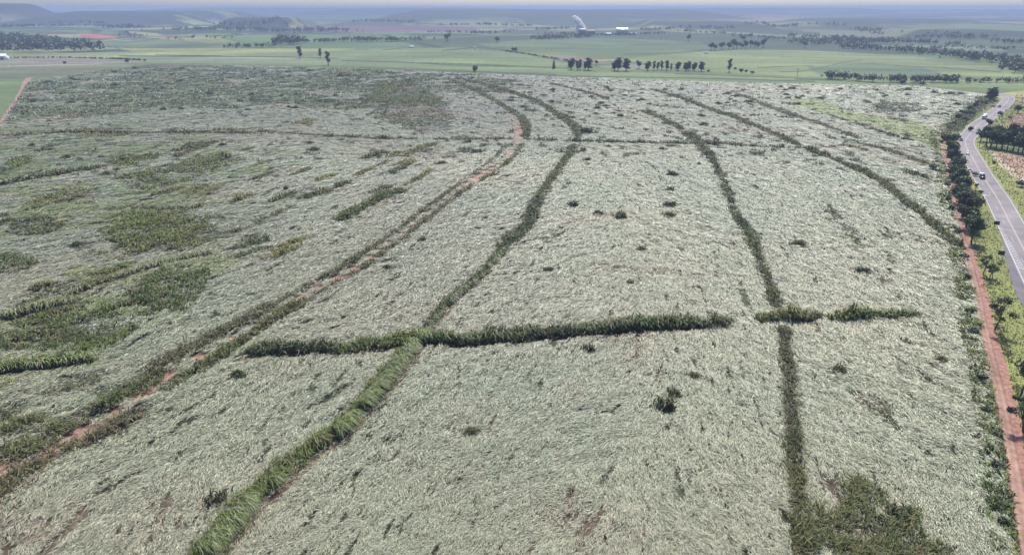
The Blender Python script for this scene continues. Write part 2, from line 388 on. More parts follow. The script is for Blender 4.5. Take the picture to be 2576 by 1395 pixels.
    tone = 0.8
    # right of the field: verge, far bank, ploughed land
    paint([(2478, 240), (2600, 225), (2800, 240), (2900, 700), (2900, 1700), (2545, 1500), (2490, 1010), (2440, 720), (2396, 540), (2362, 340)], (0.24, 0.26, 0.085), 0.55, 9)
    paint([(2380, 335), (2420, 300), (2480, 255), (2510, 250), (2440, 300), (2405, 345), (2400, 372)], (0.13, 0.15, 0.075), 0.5, 8)
    paint([(2545, 236), (2620, 234), (2620, 258), (2560, 254)], (0.30, 0.25, 0.13), 0.2)
    paint([(2540, 298), (2600, 270), (2700, 260), (2700, 320), (2545, 318), (2530, 316)], (0.36, 0.2, 0.17), 0.35)
    paint([(2495, 366), (2580, 372), (2700, 378), (2700, 396), (2560, 384), (2498, 378)], (0.055, 0.12, 0.05), 0.3)
    paint([(2492, 380), (2560, 386), (2720, 398), (2800, 470), (2800, 520), (2640, 490), (2570, 452), (2520, 408)], (0.34, 0.215, 0.165), 0.45, 6)
    paint([(2484, 372), (2494, 374), (2522, 404), (2574, 447), (2640, 490), (2640, 500), (2570, 462), (2512, 412)], (0.46, 0.37, 0.29), 0.2)
    # litter and soil under the fallen cane
    m = inside(x, y, field)
    sn = fbm(x[m] / 30, y[m] / 30, 88, 4)
    C[m] = np.where((sn > 0.60)[:, None], np.array([0.075, 0.055, 0.04]), np.array([0.045, 0.05, 0.03])) * (0.8 + 0.4 * sn)[:, None]
    na, nr = len(az), len(rr)
    i = np.arange(nr - 1)[:, None] * na; j = np.arange(na)[None]; jn = (j + 1) % na
    F = np.stack([i + j, i + jn, i + na + jn, i + na + j], -1).reshape(-1, 4)[:, ::-1]
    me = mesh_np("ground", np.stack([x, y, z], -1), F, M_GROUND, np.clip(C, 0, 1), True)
    link("ground", me, kind="structure")
build_ground()

# ------------------------------------------------------------------ road and tracks
def ribbon(name, line, half, z, mat, ruts=False):
    p = np.asarray(line); t = np.gradient(p, axis=0); t /= np.linalg.norm(t, axis=1)[:, None]
    nrm = np.stack([-t[:, 1], t[:, 0]], -1)
    a, b = (half if isinstance(half, tuple) else (half, half))
    a = np.broadcast_to(a, (len(p),)); b = np.broadcast_to(b, (len(p),))
    ks = 5
    V = []
    for s in np.linspace(0, 1, ks):
        off = (-a) * (1 - s) + b * s
        q = p + nrm * off[:, None]
        V.append(np.column_stack([q, np.maximum(height(q[:, 0], q[:, 1]), 0) + z]))
    V = np.stack(V, 1).reshape(-1, 3)
    C = None
    if ruts:
        g = np.array([[.62, .55, .5], [1.06, 1.05, 1.05], [.80, .80, .72], [1.06, 1.05, 1.05], [.62, .55, .5]])
        C = np.tile(g, (len(p), 1)) * (0.8 + 0.4 * fbm(V[:, 0] / 5, V[:, 1] / 5, 31, 3))[:, None]
    n = len(p); i = np.arange(n - 1)[:, None] * ks; j = np.arange(ks - 1)[None]
    F = np.stack([i + j, i + j + 1, i + ks + j + 1, i + ks + j], -1).reshape(-1, 4)[:, ::-1]
    return mesh_np(name, V, F, mat, C)
nf = np.arange(len(tf)); 
TW = 0.8 + 0.5 * vn(nf / 4.0, nf * 0, 3)
for (u, v, rad, wd) in ((1298, 325, 42, 2.6), (1285, 385, 20, 1.6), (1215, 440, 18, 2.6), (870, 690, 14, 1.2), (940, 645, 10, 0.7), (352, 985, 5, 2.0), (205, 1088, 4, 1.6), (500, 915, 6, 1.0), (730, 770, 7, 0.9), (0, 1185, 7, 0.8)):
    q = at(u, v); TW = TW + wd * np.exp(-(np.hypot(*(tf - q).T) / rad) ** 2)
link("dirt_track", ribbon("dirt_track", tf, TW, 0.03, M_SOIL, True), kind="structure")
nr_ = np.arange(len(tr))
link("farm_track", ribbon("farm_track", tr, 1.0 + 0.4 * vn(nr_ / 4.0, nr_ * 0, 6), 0.05, M_SOIL, True), kind="structure")
link("track_bank", ribbon("track_bank", tr, (2.3 + 0.9 * vn(nr_ / 3.0, nr_ * 0, 8), -0.9 + 0 * nr_), 0.03, noise_mat("dark_red_bank", (0.14, 0.06, 0.045), (0.30, 0.17, 0.13), 0.8)), kind="structure")
lt = smooth(atl([(-60, 385), (0, 312), (22, 278), (45, 242), (62, 210), (74, 196)]), 4.0)
link("boundary_track", ribbon("boundary_track", lt, 1.6 + 0 * np.arange(len(lt)) + 2.4 * sst(0.7, 1, np.arange(len(lt)) / len(lt)), 0.05, M_SOIL, True), kind="structure")
rc = smooth(atl(ROAD_C), 3.0)
M_ASPH = noise_mat("worn_asphalt", (0.135, 0.117, 0.126), (0.19, 0.168, 0.178), 0.18, 0.8, 6, False, 0.0, 0.035)
rt = np.gradient(rc, axis=0); rt /= np.linalg.norm(rt, axis=1)[:, None]; rn = np.stack([-rt[:, 1], rt[:, 0]], -1)
RW = 5.2
link("road", ribbon("road", rc, RW, 0.10, M_ASPH), kind="structure")
slip_l = smooth(atl([(2507, 561), (2516, 590), (2523, 616), (2532, 662), (2549, 720), (2577, 777), (2640, 880)]), 3.0)
slip_mid = []
for q in slip_l:
    k = np.argmin(np.hypot(*(rc - q).T)); slip_mid.append(rc[k] * 0.45 + q * 0.55)
V = np.column_stack([np.stack([slip_l, np.array(slip_mid)], 1).reshape(-1, 2), np.full(2 * len(slip_l), 0.095)])
n = len(slip_l); i = np.arange(n - 1)[:, None] * 2
me = mesh_np("slip_lane", V, i + np.array([[0, 1, 3, 2]]), noise_mat("dark_asphalt", (0.085, 0.076, 0.09), (0.12, 0.107, 0.124), 0.3, 0.8, 6, False, 0, 0.05))
link("slip_lane", me, kind="structure")
def build_marks():
    V, F, C = [], [], []; 
    mb = MB()
    def strip(off0, off1, i0, i1, z=0.112, c=(1, 1, 1), skew=0):
        p = rc[i0:i1]; nn = rn[i0:i1]
        a = np.column_stack([p + nn * off0, np.full(len(p), z)]); b = np.column_stack([p + nn * off1, np.full(len(p), z)])
        v = np.stack([a, b], 1).reshape(-1, 3); k = np.arange(len(p) - 1)[:, None] * 2
        mb.add(v, k + np.array([[0, 2, 3, 1]]), c)
    N = len(rc)
    # offsets: +rn is to the left of the driving direction along rc (rc runs from near to far)
    strip(RW - 0.55, RW - 0.35, 0, N); strip(-RW + 0.35, -RW + 0.55, 0, N)
    strip(0.10, 0.26, 0, N, c=(0.85, 0.74, 0.62)); strip(-0.26, -0.10, 0, N, c=(0.85, 0.74, 0.62))
    for k in range(0, N - 3, 8): strip(2.05, 2.2, k, k + 3, c=(0.8, 0.8, 0.8))
    # hatched nose between the road and the slip lane
    h0 = at(2526, 590); h1 = at(2568, 675)
    for t in np.linspace(-0.25, 1.0, 26):
        c = h0 + (h1 - h0) * t
        k = int(np.argmin(np.hypot(*(rc - c).T))); tt = rt[k]; nn = rn[k]
        wd = 0.35 + 1.15 * min(max((t + 0.25) / 0.8, 0), 1)
        a = c + nn * wd * 0.75; b = c - nn * wd * 0.75 + tt * -0.9
        v = [(*(a - tt * 0.24), 0.116), (*(a + tt * 0.24), 0.116), (*(b + tt * 0.24), 0.116), (*(b - tt * 0.24), 0.116)]
        mb.add(v, [(0, 3, 2, 1)], (1, 1, 1))
    for (u, v) in ((2457, 458), (2473, 489), (2478, 491)):
        c = at(u, v); k = int(np.argmin(np.hypot(*(rc - c).T))); tt = rt[k]; nn = rn[k]
        for s in (-1, 1):
            a = c + nn * 1.6 * s; 
            q = [(*(c - tt * 0.5), 0.116), (*(c + tt * 0.5), 0.116), (*(a + tt * 0.2 - tt * 1.2), 0.116), (*(a - tt * 0.2 - tt * 1.2), 0.116)]
            mb.add(q, [(0, 1, 2, 3)], (0.9, 0.9, 0.9))
    m = noise_mat("road_paint", (0.34, 0.33, 0.33), (0.5, 0.49, 0.49), 1.2, 0.7, 6, True)
    link("road_marking", mb.mesh("road_marking", m, True), kind="structure")
build_marks()

# ------------------------------------------------------------------ which way the cane lies
FLOW = [(200, 1250, 35), (400, 1100, 30), (100, 700, 12), (500, 950, 30), (800, 1000, 25), (700, 850, 30), (1000, 650, 20), (1200, 950, 25), (1100, 1150, 38), (1500, 1050, 15), (1450, 1300, 50), (1700, 900, 70),
        (1400, 650, 22), (1700, 600, 150), (2000, 600, 145), (2200, 500, 150), (2200, 1000, 140), (2200, 1150, 130), (2350, 900, 140), (1900, 1150, 118), (1850, 1330, 120), (2300, 700, 150), (400, 450, 5), (300, 250, 0),
        (1000, 300, 172), (1500, 300, 165), (2000, 300, 160), (2400, 1250, 120), (2480, 1100, 145), (900, 1300, 40), (1250, 600, 15), (1650, 1250, 110)]
fp = atl([(u, v) for u, v, _ in FLOW])
fq = atl([(u + 12 * math.cos(R(a)), v - 12 * math.sin(R(a))) for u, v, a in FLOW])
fang = np.arctan2(fq[:, 1] - fp[:, 1], fq[:, 0] - fp[:, 0])
flog = np.column_stack([np.arctan2(fp[:, 0], fp[:, 1]) * 2.2, np.log(np.hypot(*fp.T))])
def flow(x, y):
    X = np.arctan2(x, y) * 2.2; Y = np.log(np.hypot(x, y))
    c = 0; s = 0; 
    for (a, b), t in zip(flog, fang):
        w_ = 1 / ((X - a) ** 2 + (Y - b) ** 2 + 0.004) ** 1.5
        c = c + w_ * np.cos(2 * t); s = s + w_ * np.sin(2 * t)
    return 0.5 * np.arctan2(s, c)
KA = [k * math.pi / 6 for k in range(6)]
def aniso(x, y, ang, sx, sy, seed):
    """noise drawn out along the local direction ang (blend of six fixed directions)"""
    out = 0; W = 0
    for k, a in enumerate(KA):
        w_ = np.clip(np.cos(2 * (ang - a)), 0, 1) ** 4
        u = (x * math.cos(a) + y * math.sin(a)) / sx; v = (-x * math.sin(a) + y * math.cos(a)) / sy
        out = out + w_ * fbm(u, v, seed + 31 * k, 3); W = W + w_
    return out / W

# ------------------------------------------------------------------ the fallen cane
# how pale the mat is from block to block (sheen of its lie, painted into the leaf colour)
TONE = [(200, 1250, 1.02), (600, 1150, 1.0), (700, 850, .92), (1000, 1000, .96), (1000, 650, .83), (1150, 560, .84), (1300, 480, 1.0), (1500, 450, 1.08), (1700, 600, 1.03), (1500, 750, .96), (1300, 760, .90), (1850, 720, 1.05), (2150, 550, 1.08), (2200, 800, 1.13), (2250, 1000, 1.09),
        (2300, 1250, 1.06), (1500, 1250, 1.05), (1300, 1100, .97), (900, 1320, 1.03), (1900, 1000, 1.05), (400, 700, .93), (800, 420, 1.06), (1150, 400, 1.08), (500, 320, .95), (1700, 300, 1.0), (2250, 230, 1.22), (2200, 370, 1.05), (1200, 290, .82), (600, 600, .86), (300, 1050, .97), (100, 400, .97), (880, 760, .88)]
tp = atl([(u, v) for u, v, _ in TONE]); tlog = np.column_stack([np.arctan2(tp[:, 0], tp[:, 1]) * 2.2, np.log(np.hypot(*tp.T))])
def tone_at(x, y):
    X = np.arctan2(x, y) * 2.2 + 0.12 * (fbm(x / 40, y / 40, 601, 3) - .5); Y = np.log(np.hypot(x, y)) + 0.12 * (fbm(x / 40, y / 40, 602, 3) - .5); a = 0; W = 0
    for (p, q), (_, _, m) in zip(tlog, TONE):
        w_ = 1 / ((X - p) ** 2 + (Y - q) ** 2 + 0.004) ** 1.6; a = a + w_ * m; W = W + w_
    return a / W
EXL, EXP = [], []      # where standing cane leaves no room for fallen cane: lines with half-widths, patches
ROUGH = [atl(p) for p in ([(60, 212), (200, 185), (380, 163), (700, 170), (960, 178), (1090, 215), (1100, 262), (930, 275), (700, 262), (520, 278), (330, 280), (100, 318), (10, 324)],
                          [(880, 172), (1180, 190), (1320, 215), (1240, 240), (1080, 225)])]
OLIVE = atl([(-100, 300), (640, 345), (640, 420), (560, 640), (330, 900), (120, 1200), (-100, 1250)])
COMB = atl([(-100, 1500), (-100, 1240), (400, 1020), (620, 930), (950, 920), (620, 1230), (480, 1500)])
YELL = [atl(p) for p in ([(1985, 247), (2060, 247), (2150, 285), (2300, 305), (2362, 335), (2366, 395), (2330, 365), (2200, 320), (2090, 290), (2000, 270)], [(940, 205), (1035, 205), (1070, 240), (1040, 262), (950, 258)])]
def build_cane():
    parts = MB()
    n = 2500000
    ph = rng.uniform(R(-46), R(46), n)
    r = np.exp(rng.uniform(math.log(72), math.log(1150), n))
    x = r * np.sin(ph); y = r * np.cos(ph)
    keep = inside(x, y, field)
    j = np.zeros(len(x), int); dt = np.full(len(x), 1e9)
    for i in range(0, len(tf), 2):
        d = np.hypot(x - tf[i, 0], y - tf[i, 1]); b = d < dt; dt[b] = d[b]; j[b] = i
    keep &= dt > TW[j] + 0.1 + 0.9 * rng.random(len(x))
    x, y, r = x[keep], y[keep], r[keep]; keep = np.ones(len(x), bool)
    for ln, hw, pr in EXL:
        lo, hi = ln.min(0) - 8, ln.max(0) + 8
        b = np.where((x > lo[0]) & (x < hi[0]) & (y > lo[1]) & (y < hi[1]))[0]
        keep[b] &= (dist_line(x[b], y[b], ln) > hw * (0.6 + 0.8 * vn(x[b] / 3, y[b] / 3, 19))) | (rng.random(len(b)) > pr)
    for P, pr in EXP:
        b = inside(x + (vn(x / 5, y / 5, 23) - .5) * 6, y + (vn(x / 5, y / 5, 24) - .5) * 6, P); keep &= ~b | (rng.random(len(x)) > pr)
    x, y, r = x[keep], y[keep], r[keep]
    ang = flow(x, y)
    sw = fbm(x / 28, y / 28, 101, 3) - 0.5
    ang = ang + sw * 1.5
    lump = aniso(x, y, ang, 9, 2.6, 201)           # swaths
    clus = fbm(x / 2.2, y / 2.2, 301, 2)           # single stools
    crease = aniso(x, y, ang, 14, 2.2, 251); fine = aniso(x, y, ang, 3.2 * np.sqrt(r / 110), 0.9 * np.sqrt(r / 110), 271)
    bare = fbm(x / 30, y / 30, 88, 4)
    comb = np.clip(inside(x, y, COMB) * 1.0, 0, 1)
    keep = ((crease > 0.245 + 0.05 * comb + 0.05 * rng.random(len(x))) | (vn(x / 3.5, y / 3.5, 255) > 0.62 + 0.2 * comb) | (rng.random(len(x)) < 0.12)) & (fine > 0.30 + 0.06 * rng.random(len(x))) & ((bare < 0.76) | (rng.random(len(x)) < 0.5))
    x, y, r, ang, lump, clus, crease, bare = [a[keep] for a in (x, y, r, ang, lump, clus, crease, bare)]
    n = len(x); k = r / 110.0
    rough = np.zeros(n, bool); yell = np.zeros(n, bool)
    for p in ROUGH: rough |= inside(x + 60 * (fbm(x / 40, y / 40, 621, 3) - .5), y + 90 * (fbm(x / 40, y / 40, 622, 3) - .5), p)
    for p in YELL: yell |= inside(x, y, p)
    rough &= fbm(x / 40, y / 25, 131, 3) > 0.36
    yaw = ang + rng.normal(0, 0.42, n) + (clus - 0.5) * 1.8 + np.where(rng.random(n) < 0.25, math.pi, 0)
    z = 0.12 + 1.1 * np.clip(lump - 0.25, 0, 1) + 0.45 * rng.random(n) * (0.4 + clus)
    p0 = R(4) + R(16) * rng.random(n) + R(30) * np.clip(clus - 0.5, -0.2, 0.5)
    spk = (rough & (fbm(x / 5.5, y / 5.5, 191, 3) > 0.53)) | ((r > 400) & (fbm(x / 6 + 50, y / 6, 193, 3) > 0.715))
    up = (rough & (rng.random(n) < 0.15)) | spk
    p0 = np.where(up, R(35) + R(30) * rng.random(n), p0)
    wx, wy = x + 110 * (fbm(x / 55, y / 55, 611, 4) - .5), y + 150 * (fbm(x / 55, y / 55, 612, 4) - .5); olz = inside(wx, wy, OLIVE); z = np.where(olz, z + 1.6 * np.clip(aniso(x, y, ang, 26, 5.5, 281) - 0.5, 0, 0.4), z)
    lowk = 1 / np.maximum(k, 1.0) ** 0.62
    p0 = np.where(up, p0, p0 * lowk); bend = (R(18) + R(38) * rng.random(n)) * lowk
    L = rng.uniform(0.5, 1.4, n) * np.maximum(k, 0.8) ** 0.8; L = np.where(up, rng.uniform(1.0, 2.0, n), L)
    curl = rng.normal(0, 0.8, n)
    W = rng.uniform(0.045, 0.095, n) * np.maximum(k, 0.8)
    roll = rng.normal(0, 0.35, n) * np.maximum(lowk, 0.5)
    # colour of the leaf
    hue = fbm(x / 45, y / 45, 111, 4) * 1.0 + 0.25 * rng.normal(0, 0.5, n)
    silver = np.array([0.36, 0.357, 0.256]); teal = np.array([0.287, 0.331, 0.224]); straw = np.array([0.39, 0.375, 0.25]); tan = np.array([0.37, 0.30, 0.215])
    t = np.clip((hue - 0.30) / 0.4, 0, 1)[:, None]
    c = teal * (1 - t) + silver * t
    t2 = np.clip((fbm(x / 60 + 7, y / 60, 121, 4) + 0.15 * rng.normal(0, 1, n) - 0.5) / 0.25, 0, 1)[:, None]
    c = c * (1 - 0.65 * t2) + straw * 0.65 * t2
    q = (rng.random(n) < 0.05 + 0.14 * np.clip(bare - 0.62, 0, 0.3) / 0.1)[:, None]
    c = np.where(q, tan, c)
    q = (rng.random(n) < 0.17)[:, None]
    c = np.where(q, np.array([0.11, 0.15, 0.075]), c)
    c = np.where(rough[:, None], c * np.array([0.72, 0.81, 0.48]), c)
    c = np.where((rough & (rng.random(n) < 0.15))[:, None], np.array([0.07, 0.11, 0.05]), c)
    c = np.where((yell & (rng.random(n) < 0.97))[:, None], np.array([0.22, 0.27, 0.045]) * (0.55 + 0.8 * rng.random((n, 1))), c)
    ol = olz & (fbm(x / 22, y / 13, 181, 3) + 0.12 * rng.normal(0, 1, n) > 0.52)
    c = np.where(ol[:, None], c * np.array([0.70, 0.78, 0.42]), c)
    c = np.where((spk & (rng.random(n) < 0.8))[:, None], np.array([0.06, 0.085, 0.04]), c)
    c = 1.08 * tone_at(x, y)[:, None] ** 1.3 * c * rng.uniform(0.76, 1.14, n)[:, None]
    near = r < 420
    base = np.stack([x, y, z], -1)
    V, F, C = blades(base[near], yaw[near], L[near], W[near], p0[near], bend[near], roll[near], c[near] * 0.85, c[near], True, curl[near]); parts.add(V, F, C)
    V, F, C = blades(base[~near], yaw[~near], L[~near], W[~near], p0[~near], bend[~near], roll[~near], c[~near] * 0.85, c[~near], False); parts.add(V, F, C)
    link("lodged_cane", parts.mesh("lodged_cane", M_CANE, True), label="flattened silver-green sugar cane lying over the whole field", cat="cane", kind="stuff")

# ------------------------------------------------------------------ cane still standing: rows, patches, tufts
def cane_blades(x, y, h, lean, leanamt, r, nb, gcol, brown=(0.14, 0.10, 0.07), seed=0, wide=1.0):
    """a fountain of leaves on each stool (x, y)"""
    g = np.random.default_rng(seed)
    n = len(x); k = np.maximum(r / 110.0, 0.8)
    X = np.repeat(x, nb) ; Y = np.repeat(y, nb); H = np.repeat(h, nb); K = np.repeat(k, nb); G = np.repeat(gcol, nb, axis=0)
    m = n * nb
    yaw = g.uniform(0, 2 * math.pi, m)
    if leanamt > 0:
        la = np.repeat(lean, nb) if np.ndim(lean) else np.full(m, lean)
        yaw = np.where(g.random(m) < leanamt, la + g.normal(0, 0.55, m), yaw)
    sx = g.normal(0, 0.22, m) * K; sy = g.normal(0, 0.22, m) * K
    low = g.random(m)
    z0 = 0.05 + low * 0.45 * H
    L = H * g.uniform(0.6, 1.0, m)
    p0 = R(84) - R(34) * g.random(m) - (R(22) * leanamt)
    bend = R(35) + R(75) * g.random(m)
    W = g.uniform(0.10, 0.20, m) * K * wide
    dead = (g.random(m) < 0.14)[:, None]
    ct = G * g.uniform(0.65, 1.4, m)[:, None]
    ct = np.where(dead, np.array([0.24, 0.2, 0.12]), ct)
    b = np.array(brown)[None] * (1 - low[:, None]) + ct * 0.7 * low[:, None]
    return blades(np.stack([X + sx, Y + sy, z0], -1), yaw, L, W, p0, bend, g.normal(0, 0.4, m), b, ct)
DG = (0.068, 0.10, 0.036); MG = (0.105, 0.15, 0.045); BG = (0.16, 0.215, 0.05); OG = (0.145, 0.15, 0.058); YGc = (0.25, 0.25, 0.08); GY = (0.14, 0.145, 0.085)
WD = (0.05, 0.078, 0.028)
M_FOOT = noise_mat("dark_litter_soil", (0.045, 0.032, 0.022), (0.125, 0.08, 0.058), 1.1)
def row(px, width, hgt, label, c1=DG, c2=MG, lean=None, amt=0.0, gap=0.3, seed=0, off=0.0, dens=1.0, name="cane_row", brown=(0.13, 0.09, 0.07), grp="standing cane rows between the fallen blocks", drape=None, foot=0.0):
    g = np.random.default_rng(1000 + seed)
    ln = smooth(atl(px), 1.5)
    t = np.gradient(ln, axis=0); t /= np.linalg.norm(t, axis=1)[:, None]; nn = np.stack([-t[:, 1], t[:, 0]], -1)
    d = np.hypot(*ln.T); seg = np.linalg.norm(np.gradient(ln, axis=0), axis=1)
    rate = dens * 2.6 * width * seg / np.maximum(d / 110.0, 0.7) ** 1.35
    cnt = g.poisson(rate)
    idx = np.repeat(np.arange(len(ln)), cnt); m = len(idx)
    s = np.arange(len(ln)); 
    lo = np.clip(g.normal(0, 0.3, m), -0.9, 0.9)
    p = ln[idx] + nn[idx] * (off + lo * width * (0.45 + 1.0 * vn(idx / 5.0, idx * 0, seed)))[:, None] + t[idx] * g.uniform(-0.8, 0.8, m)[:, None]
    a = 0.5 * fbm(idx / 7.0, idx * 0 + 0.5, seed + 5, 3) + 0.5 * fbm(p[:, 0] / 2.6, p[:, 1] / 2.6, seed + 6, 2)
    ok = a > gap + 0.09; p, idx, a = p[ok], idx[ok], a[ok]; m = len(idx); ok_i = np.where(ok)[0]
    h = hgt * (0.1 + 1.45 * a) * (0.86 + 0.5 * vn(idx / 9.0, idx * 0 + 3.5, seed + 15)) * (0.6 + 0.4 * sst(0, 3, np.minimum(idx, len(ln) - 1 - idx))) * (1 - 0.55 * np.clip(np.abs(lo[ok_i]) - 0.1, 0, 0.8)) * g.uniform(0.75, 1.15, m)
    mix = np.clip(fbm(idx / 9.0, idx * 0 + 9.5, seed + 9, 3) * 1.6 - 0.3 + 0.2 * g.normal(0, 1, m), 0, 1)[:, None]
    gc = np.array(c1) * (1 - mix) + np.array(c2) * mix
    if lean is not None:
        q = at(px[len(px) // 2][0] + 8 * math.cos(R(lean)), px[len(px) // 2][1] - 8 * math.sin(R(lean))); b0 = at(*px[len(px) // 2])
        la = math.atan2(q[1] - b0[1], q[0] - b0[0])
    else: la = 0.0
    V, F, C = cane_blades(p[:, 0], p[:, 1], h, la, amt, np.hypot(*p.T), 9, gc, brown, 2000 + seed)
    c0 = ln[len(ln) // 2]; V = V - np.array([c0[0], c0[1], 0])
    mb = MB(); mb.add(V, F, C)
    EXL.append((ln + nn * off, width * 0.5, 0.85))
    if foot:      # bare earth and litter at the foot of the wall
        link("bare_soil", ribbon("bare_soil", ln + np.array([0, -width * 0.5 - foot * 0.45]), (foot * 0.75) * (0.3 + 1.1 * vn(s / 4.0, s * 0, seed + 3)), 0.03, M_FOOT), kind="structure")
        EXL.append((ln + np.array([0, -width * 0.5 - foot * 0.5]), foot, 0.85))
    side = g.poisson(4.0 * dens * seg / np.maximum(d / 110.0, 0.7)); idx = np.repeat(np.arange(len(ln)), side); idx = idx[vn(idx / 2.0, idx * 0, seed + 87) > 0.35]; m = len(idx)
    if m:      # broken stalks spilling out of the row on both sides
        sg = np.where(g.random(m) < 0.5, -1, 1); k_ = np.maximum(np.hypot(*ln[idx].T) / 110, .8)
        p = ln[idx] + nn[idx] * (off + sg * width * g.uniform(0.1, 0.5, m))[:, None] + t[idx] * g.uniform(-0.8, 0.8, m)[:, None]
        cc = np.where((g.random(m) < 0.5)[:, None], np.array([0.25, 0.26, 0.17]), np.array(c2) * 1.2) * g.uniform(0.7, 1.2, m)[:, None]
        V, F, C = blades(np.column_stack([p - c0, hgt * g.uniform(0.2, 0.6, m)]), np.arctan2(nn[idx, 1] * sg, nn[idx, 0] * sg) + g.normal(0, 0.7, m), g.uniform(1.2, 2.8, m), 0.10 * k_, R(15) + R(35) * g.random(m), R(50) + R(30) * g.random(m), g.normal(0, .3, m), cc * 0.8, cc, True, g.normal(0, .5, m))
        mb.add(V, F, C)
    if drape:
        ang_, dn, Lm = drape
        mid = len(px) // 2; q = at(px[mid][0] + 8 * math.cos(R(ang_)), px[mid][1] - 8 * math.sin(R(ang_))); b0 = at(*px[mid]); la = math.atan2(q[1] - b0[1], q[0] - b0[0])
        lv = np.array([math.cos(la), math.sin(la)]); sd = np.sign(nn @ lv)
        link("bare_soil", ribbon("bare_soil", ln + nn * (sd * (width * 0.45 + Lm * 0.4))[:, None], Lm * (0.12 + 0.42 * vn(s / 5.0, s * 0, seed + 4)), 0.03, M_FOOT), kind="structure")
        EXL.append((ln + nn * (sd * (width * 0.5 + Lm * 0.36))[:, None], Lm * 0.4, 0.86))
        cnt = g.poisson(dn * seg / np.maximum(d / 110.0, 0.7)); idx = np.repeat(np.arange(len(ln)), cnt)
        idx = idx[vn(idx / 3.0, idx * 0, seed + 77) > 0.25]; m = len(idx)
        p = ln[idx] + nn[idx] * (sd[idx] * g.uniform(-0.1, 0.5, m) * width)[:, None] + t[idx] * g.uniform(-0.8, 0.8, m)[:, None]
        k_ = np.maximum(np.hypot(*p.T) / 110, .8)
        cc = np.where((g.random(m) < 0.55)[:, None], np.array([0.27, 0.30, 0.18]), np.array(c2)) * g.uniform(0.7, 1.3, m)[:, None]
        V, F, C = blades(np.column_stack([p - c0, hgt * g.uniform(0.3, 0.75, m)]), la + g.normal(0, 0.3, m) + 0.9 * (vn(idx / 5.0, idx * 0, seed + 78) - .5), Lm * g.uniform(0.6, 1.15, m), 0.11 * k_, R(25) + R(20) * g.random(m), R(55) + R(25) * g.random(m), g.normal(0, .3, m), cc * 0.8, cc, True, g.normal(0, .3, m))
        mb.add(V, F, C)
    return link(name, mb.mesh(name, M_GREEN, True), loc=(c0[0], c0[1], 0), label=label, cat="cane row", group=grp)
L2 = [(470, 1440), (500, 1395), (560, 1330), (620, 1262), (690, 1205), (750, 1150), (850, 1080), (905, 1020), (950, 970), (1000, 905), (1050, 848)]
row(L2, 3.6, 2.9, "broad bright green cane ridge combed sideways, running from the crossing to the bottom edge", MG, BG, -25, 0.6, 0.22, 1, dens=0.85, drape=(-18, 40, 4.2))
row([(1062, 838), (1100, 790), (1150, 740), (1200, 700), (1240, 655), (1262, 628)], 2.6, 2.2, "narrow dark cane row climbing from the crossing towards the thick double clump", DG, MG, -20, 0.5, 0.3, 2, drape=(-10, 10, 2.6))
row([(1255, 640), (1290, 600), (1325, 572), (1345, 520), (1355, 500)], 5.5, 2.8, "thickest and darkest stretch of cane row, midway along the bending line", DG, DG, None, 0, 0.2, 3)
row([(1352, 505), (1375, 470), (1400, 432), (1425, 400), (1447, 368)], 4.0, 2.5, "olive cane row running up to the far cross row", OG, MG, None, 0, 0.3, 4)
row([(1455, 348), (1440, 318), (1405, 290), (1345, 255), (1290, 235), (1250, 222), (1150, 196)], 5.5, 2.6, "dark cane row curling away left beyond the far cross row", DG, OG, None, 0, 0.25, 5)
row([(-120, 1290), (0, 1205), (60, 1172), (150, 1128), (260, 1080), (330, 1030)], 5.0, 2.5, "ragged olive cane row on the near side of the dirt track, lower left corner", OG, GY, None, 0, 0.3, 6, off=-2.4, brown=(0.2, 0.11, 0.085))
row([(400, 975), (450, 945), (520, 905), (600, 850), (700, 785), (760, 752)], 3.8, 2.4, "ragged cane row on the near side of the dirt track beside red soil", OG, MG, None, 0, 0.34, 7, off=-2.3, brown=(0.2, 0.11, 0.085))
row([(770, 745), (860, 695), (930, 650), (1010, 590), (1100, 520), (1175, 465)], 2.3, 2.0, "brown-green cane row along the near side of the straight dirt track", OG, GY, None, 0, 0.3, 8, off=-2.8, brown=(0.18, 0.11, 0.09))
row([(1190, 455), (1230, 432), (1275, 395), (1298, 362)], 2.4, 1.9, "olive cane fringe on the near side of the open pink track bend", OG, MG, None, 0, 0.3, 9, off=-3.9)
row([(-120, 1225), (0, 1178), (80, 1150), (190, 1085), (300, 1025), (345, 985)], 5.4, 2.5, "ragged green cane row on the far side of the dirt track, lower left corner", OG, MG, None, 0, 0.34, 10, off=2.4, brown=(0.19, 0.11, 0.085))
row([(400, 955), (430, 925), (500, 885), (580, 842), (660, 800), (700, 775)], 5.0, 2.8, "tall olive cane row on the far side of the dirt track near the cross row", OG, GY, None, 0, 0.22, 11, off=2.7, brown=(0.17, 0.11, 0.085))
row([(710, 775), (800, 722), (880, 680), (930, 645), (1010, 588), (1100, 518), (1180, 458)], 2.3, 2.0, "brown-green cane row along the far side of the straight dirt track", GY, OG, None, 0, 0.3, 12, off=2.7, brown=(0.18, 0.11, 0.09))
row([(1190, 455), (1225, 428), (1262, 398), (1285, 370)], 2.2, 1.9, "broken cane fringe on the far side of the pink track bend", GY, MG, None, 0, 0.36, 13, off=3.7)
row([(1312, 345), (1316, 320), (1306, 300), (1275, 278), (1235, 254), (1185, 226), (1125, 200)], 5.5, 2.4, "dark cane row following the track as it fades out on the far side", DG, OG, None, 0, 0.22, 14, off=-2.5)
row([(2012, 1410), (2006, 1250), (2001, 1180), (1995, 1100), (1988, 1000), (1982, 920), (1970, 830)], 2.9, 2.1, "straight dark olive cane row from the cross row down to the bottom right weeds", (0.06, 0.075, 0.035), OG, 150, 0.3, 0.2, 15, dens=1.25)
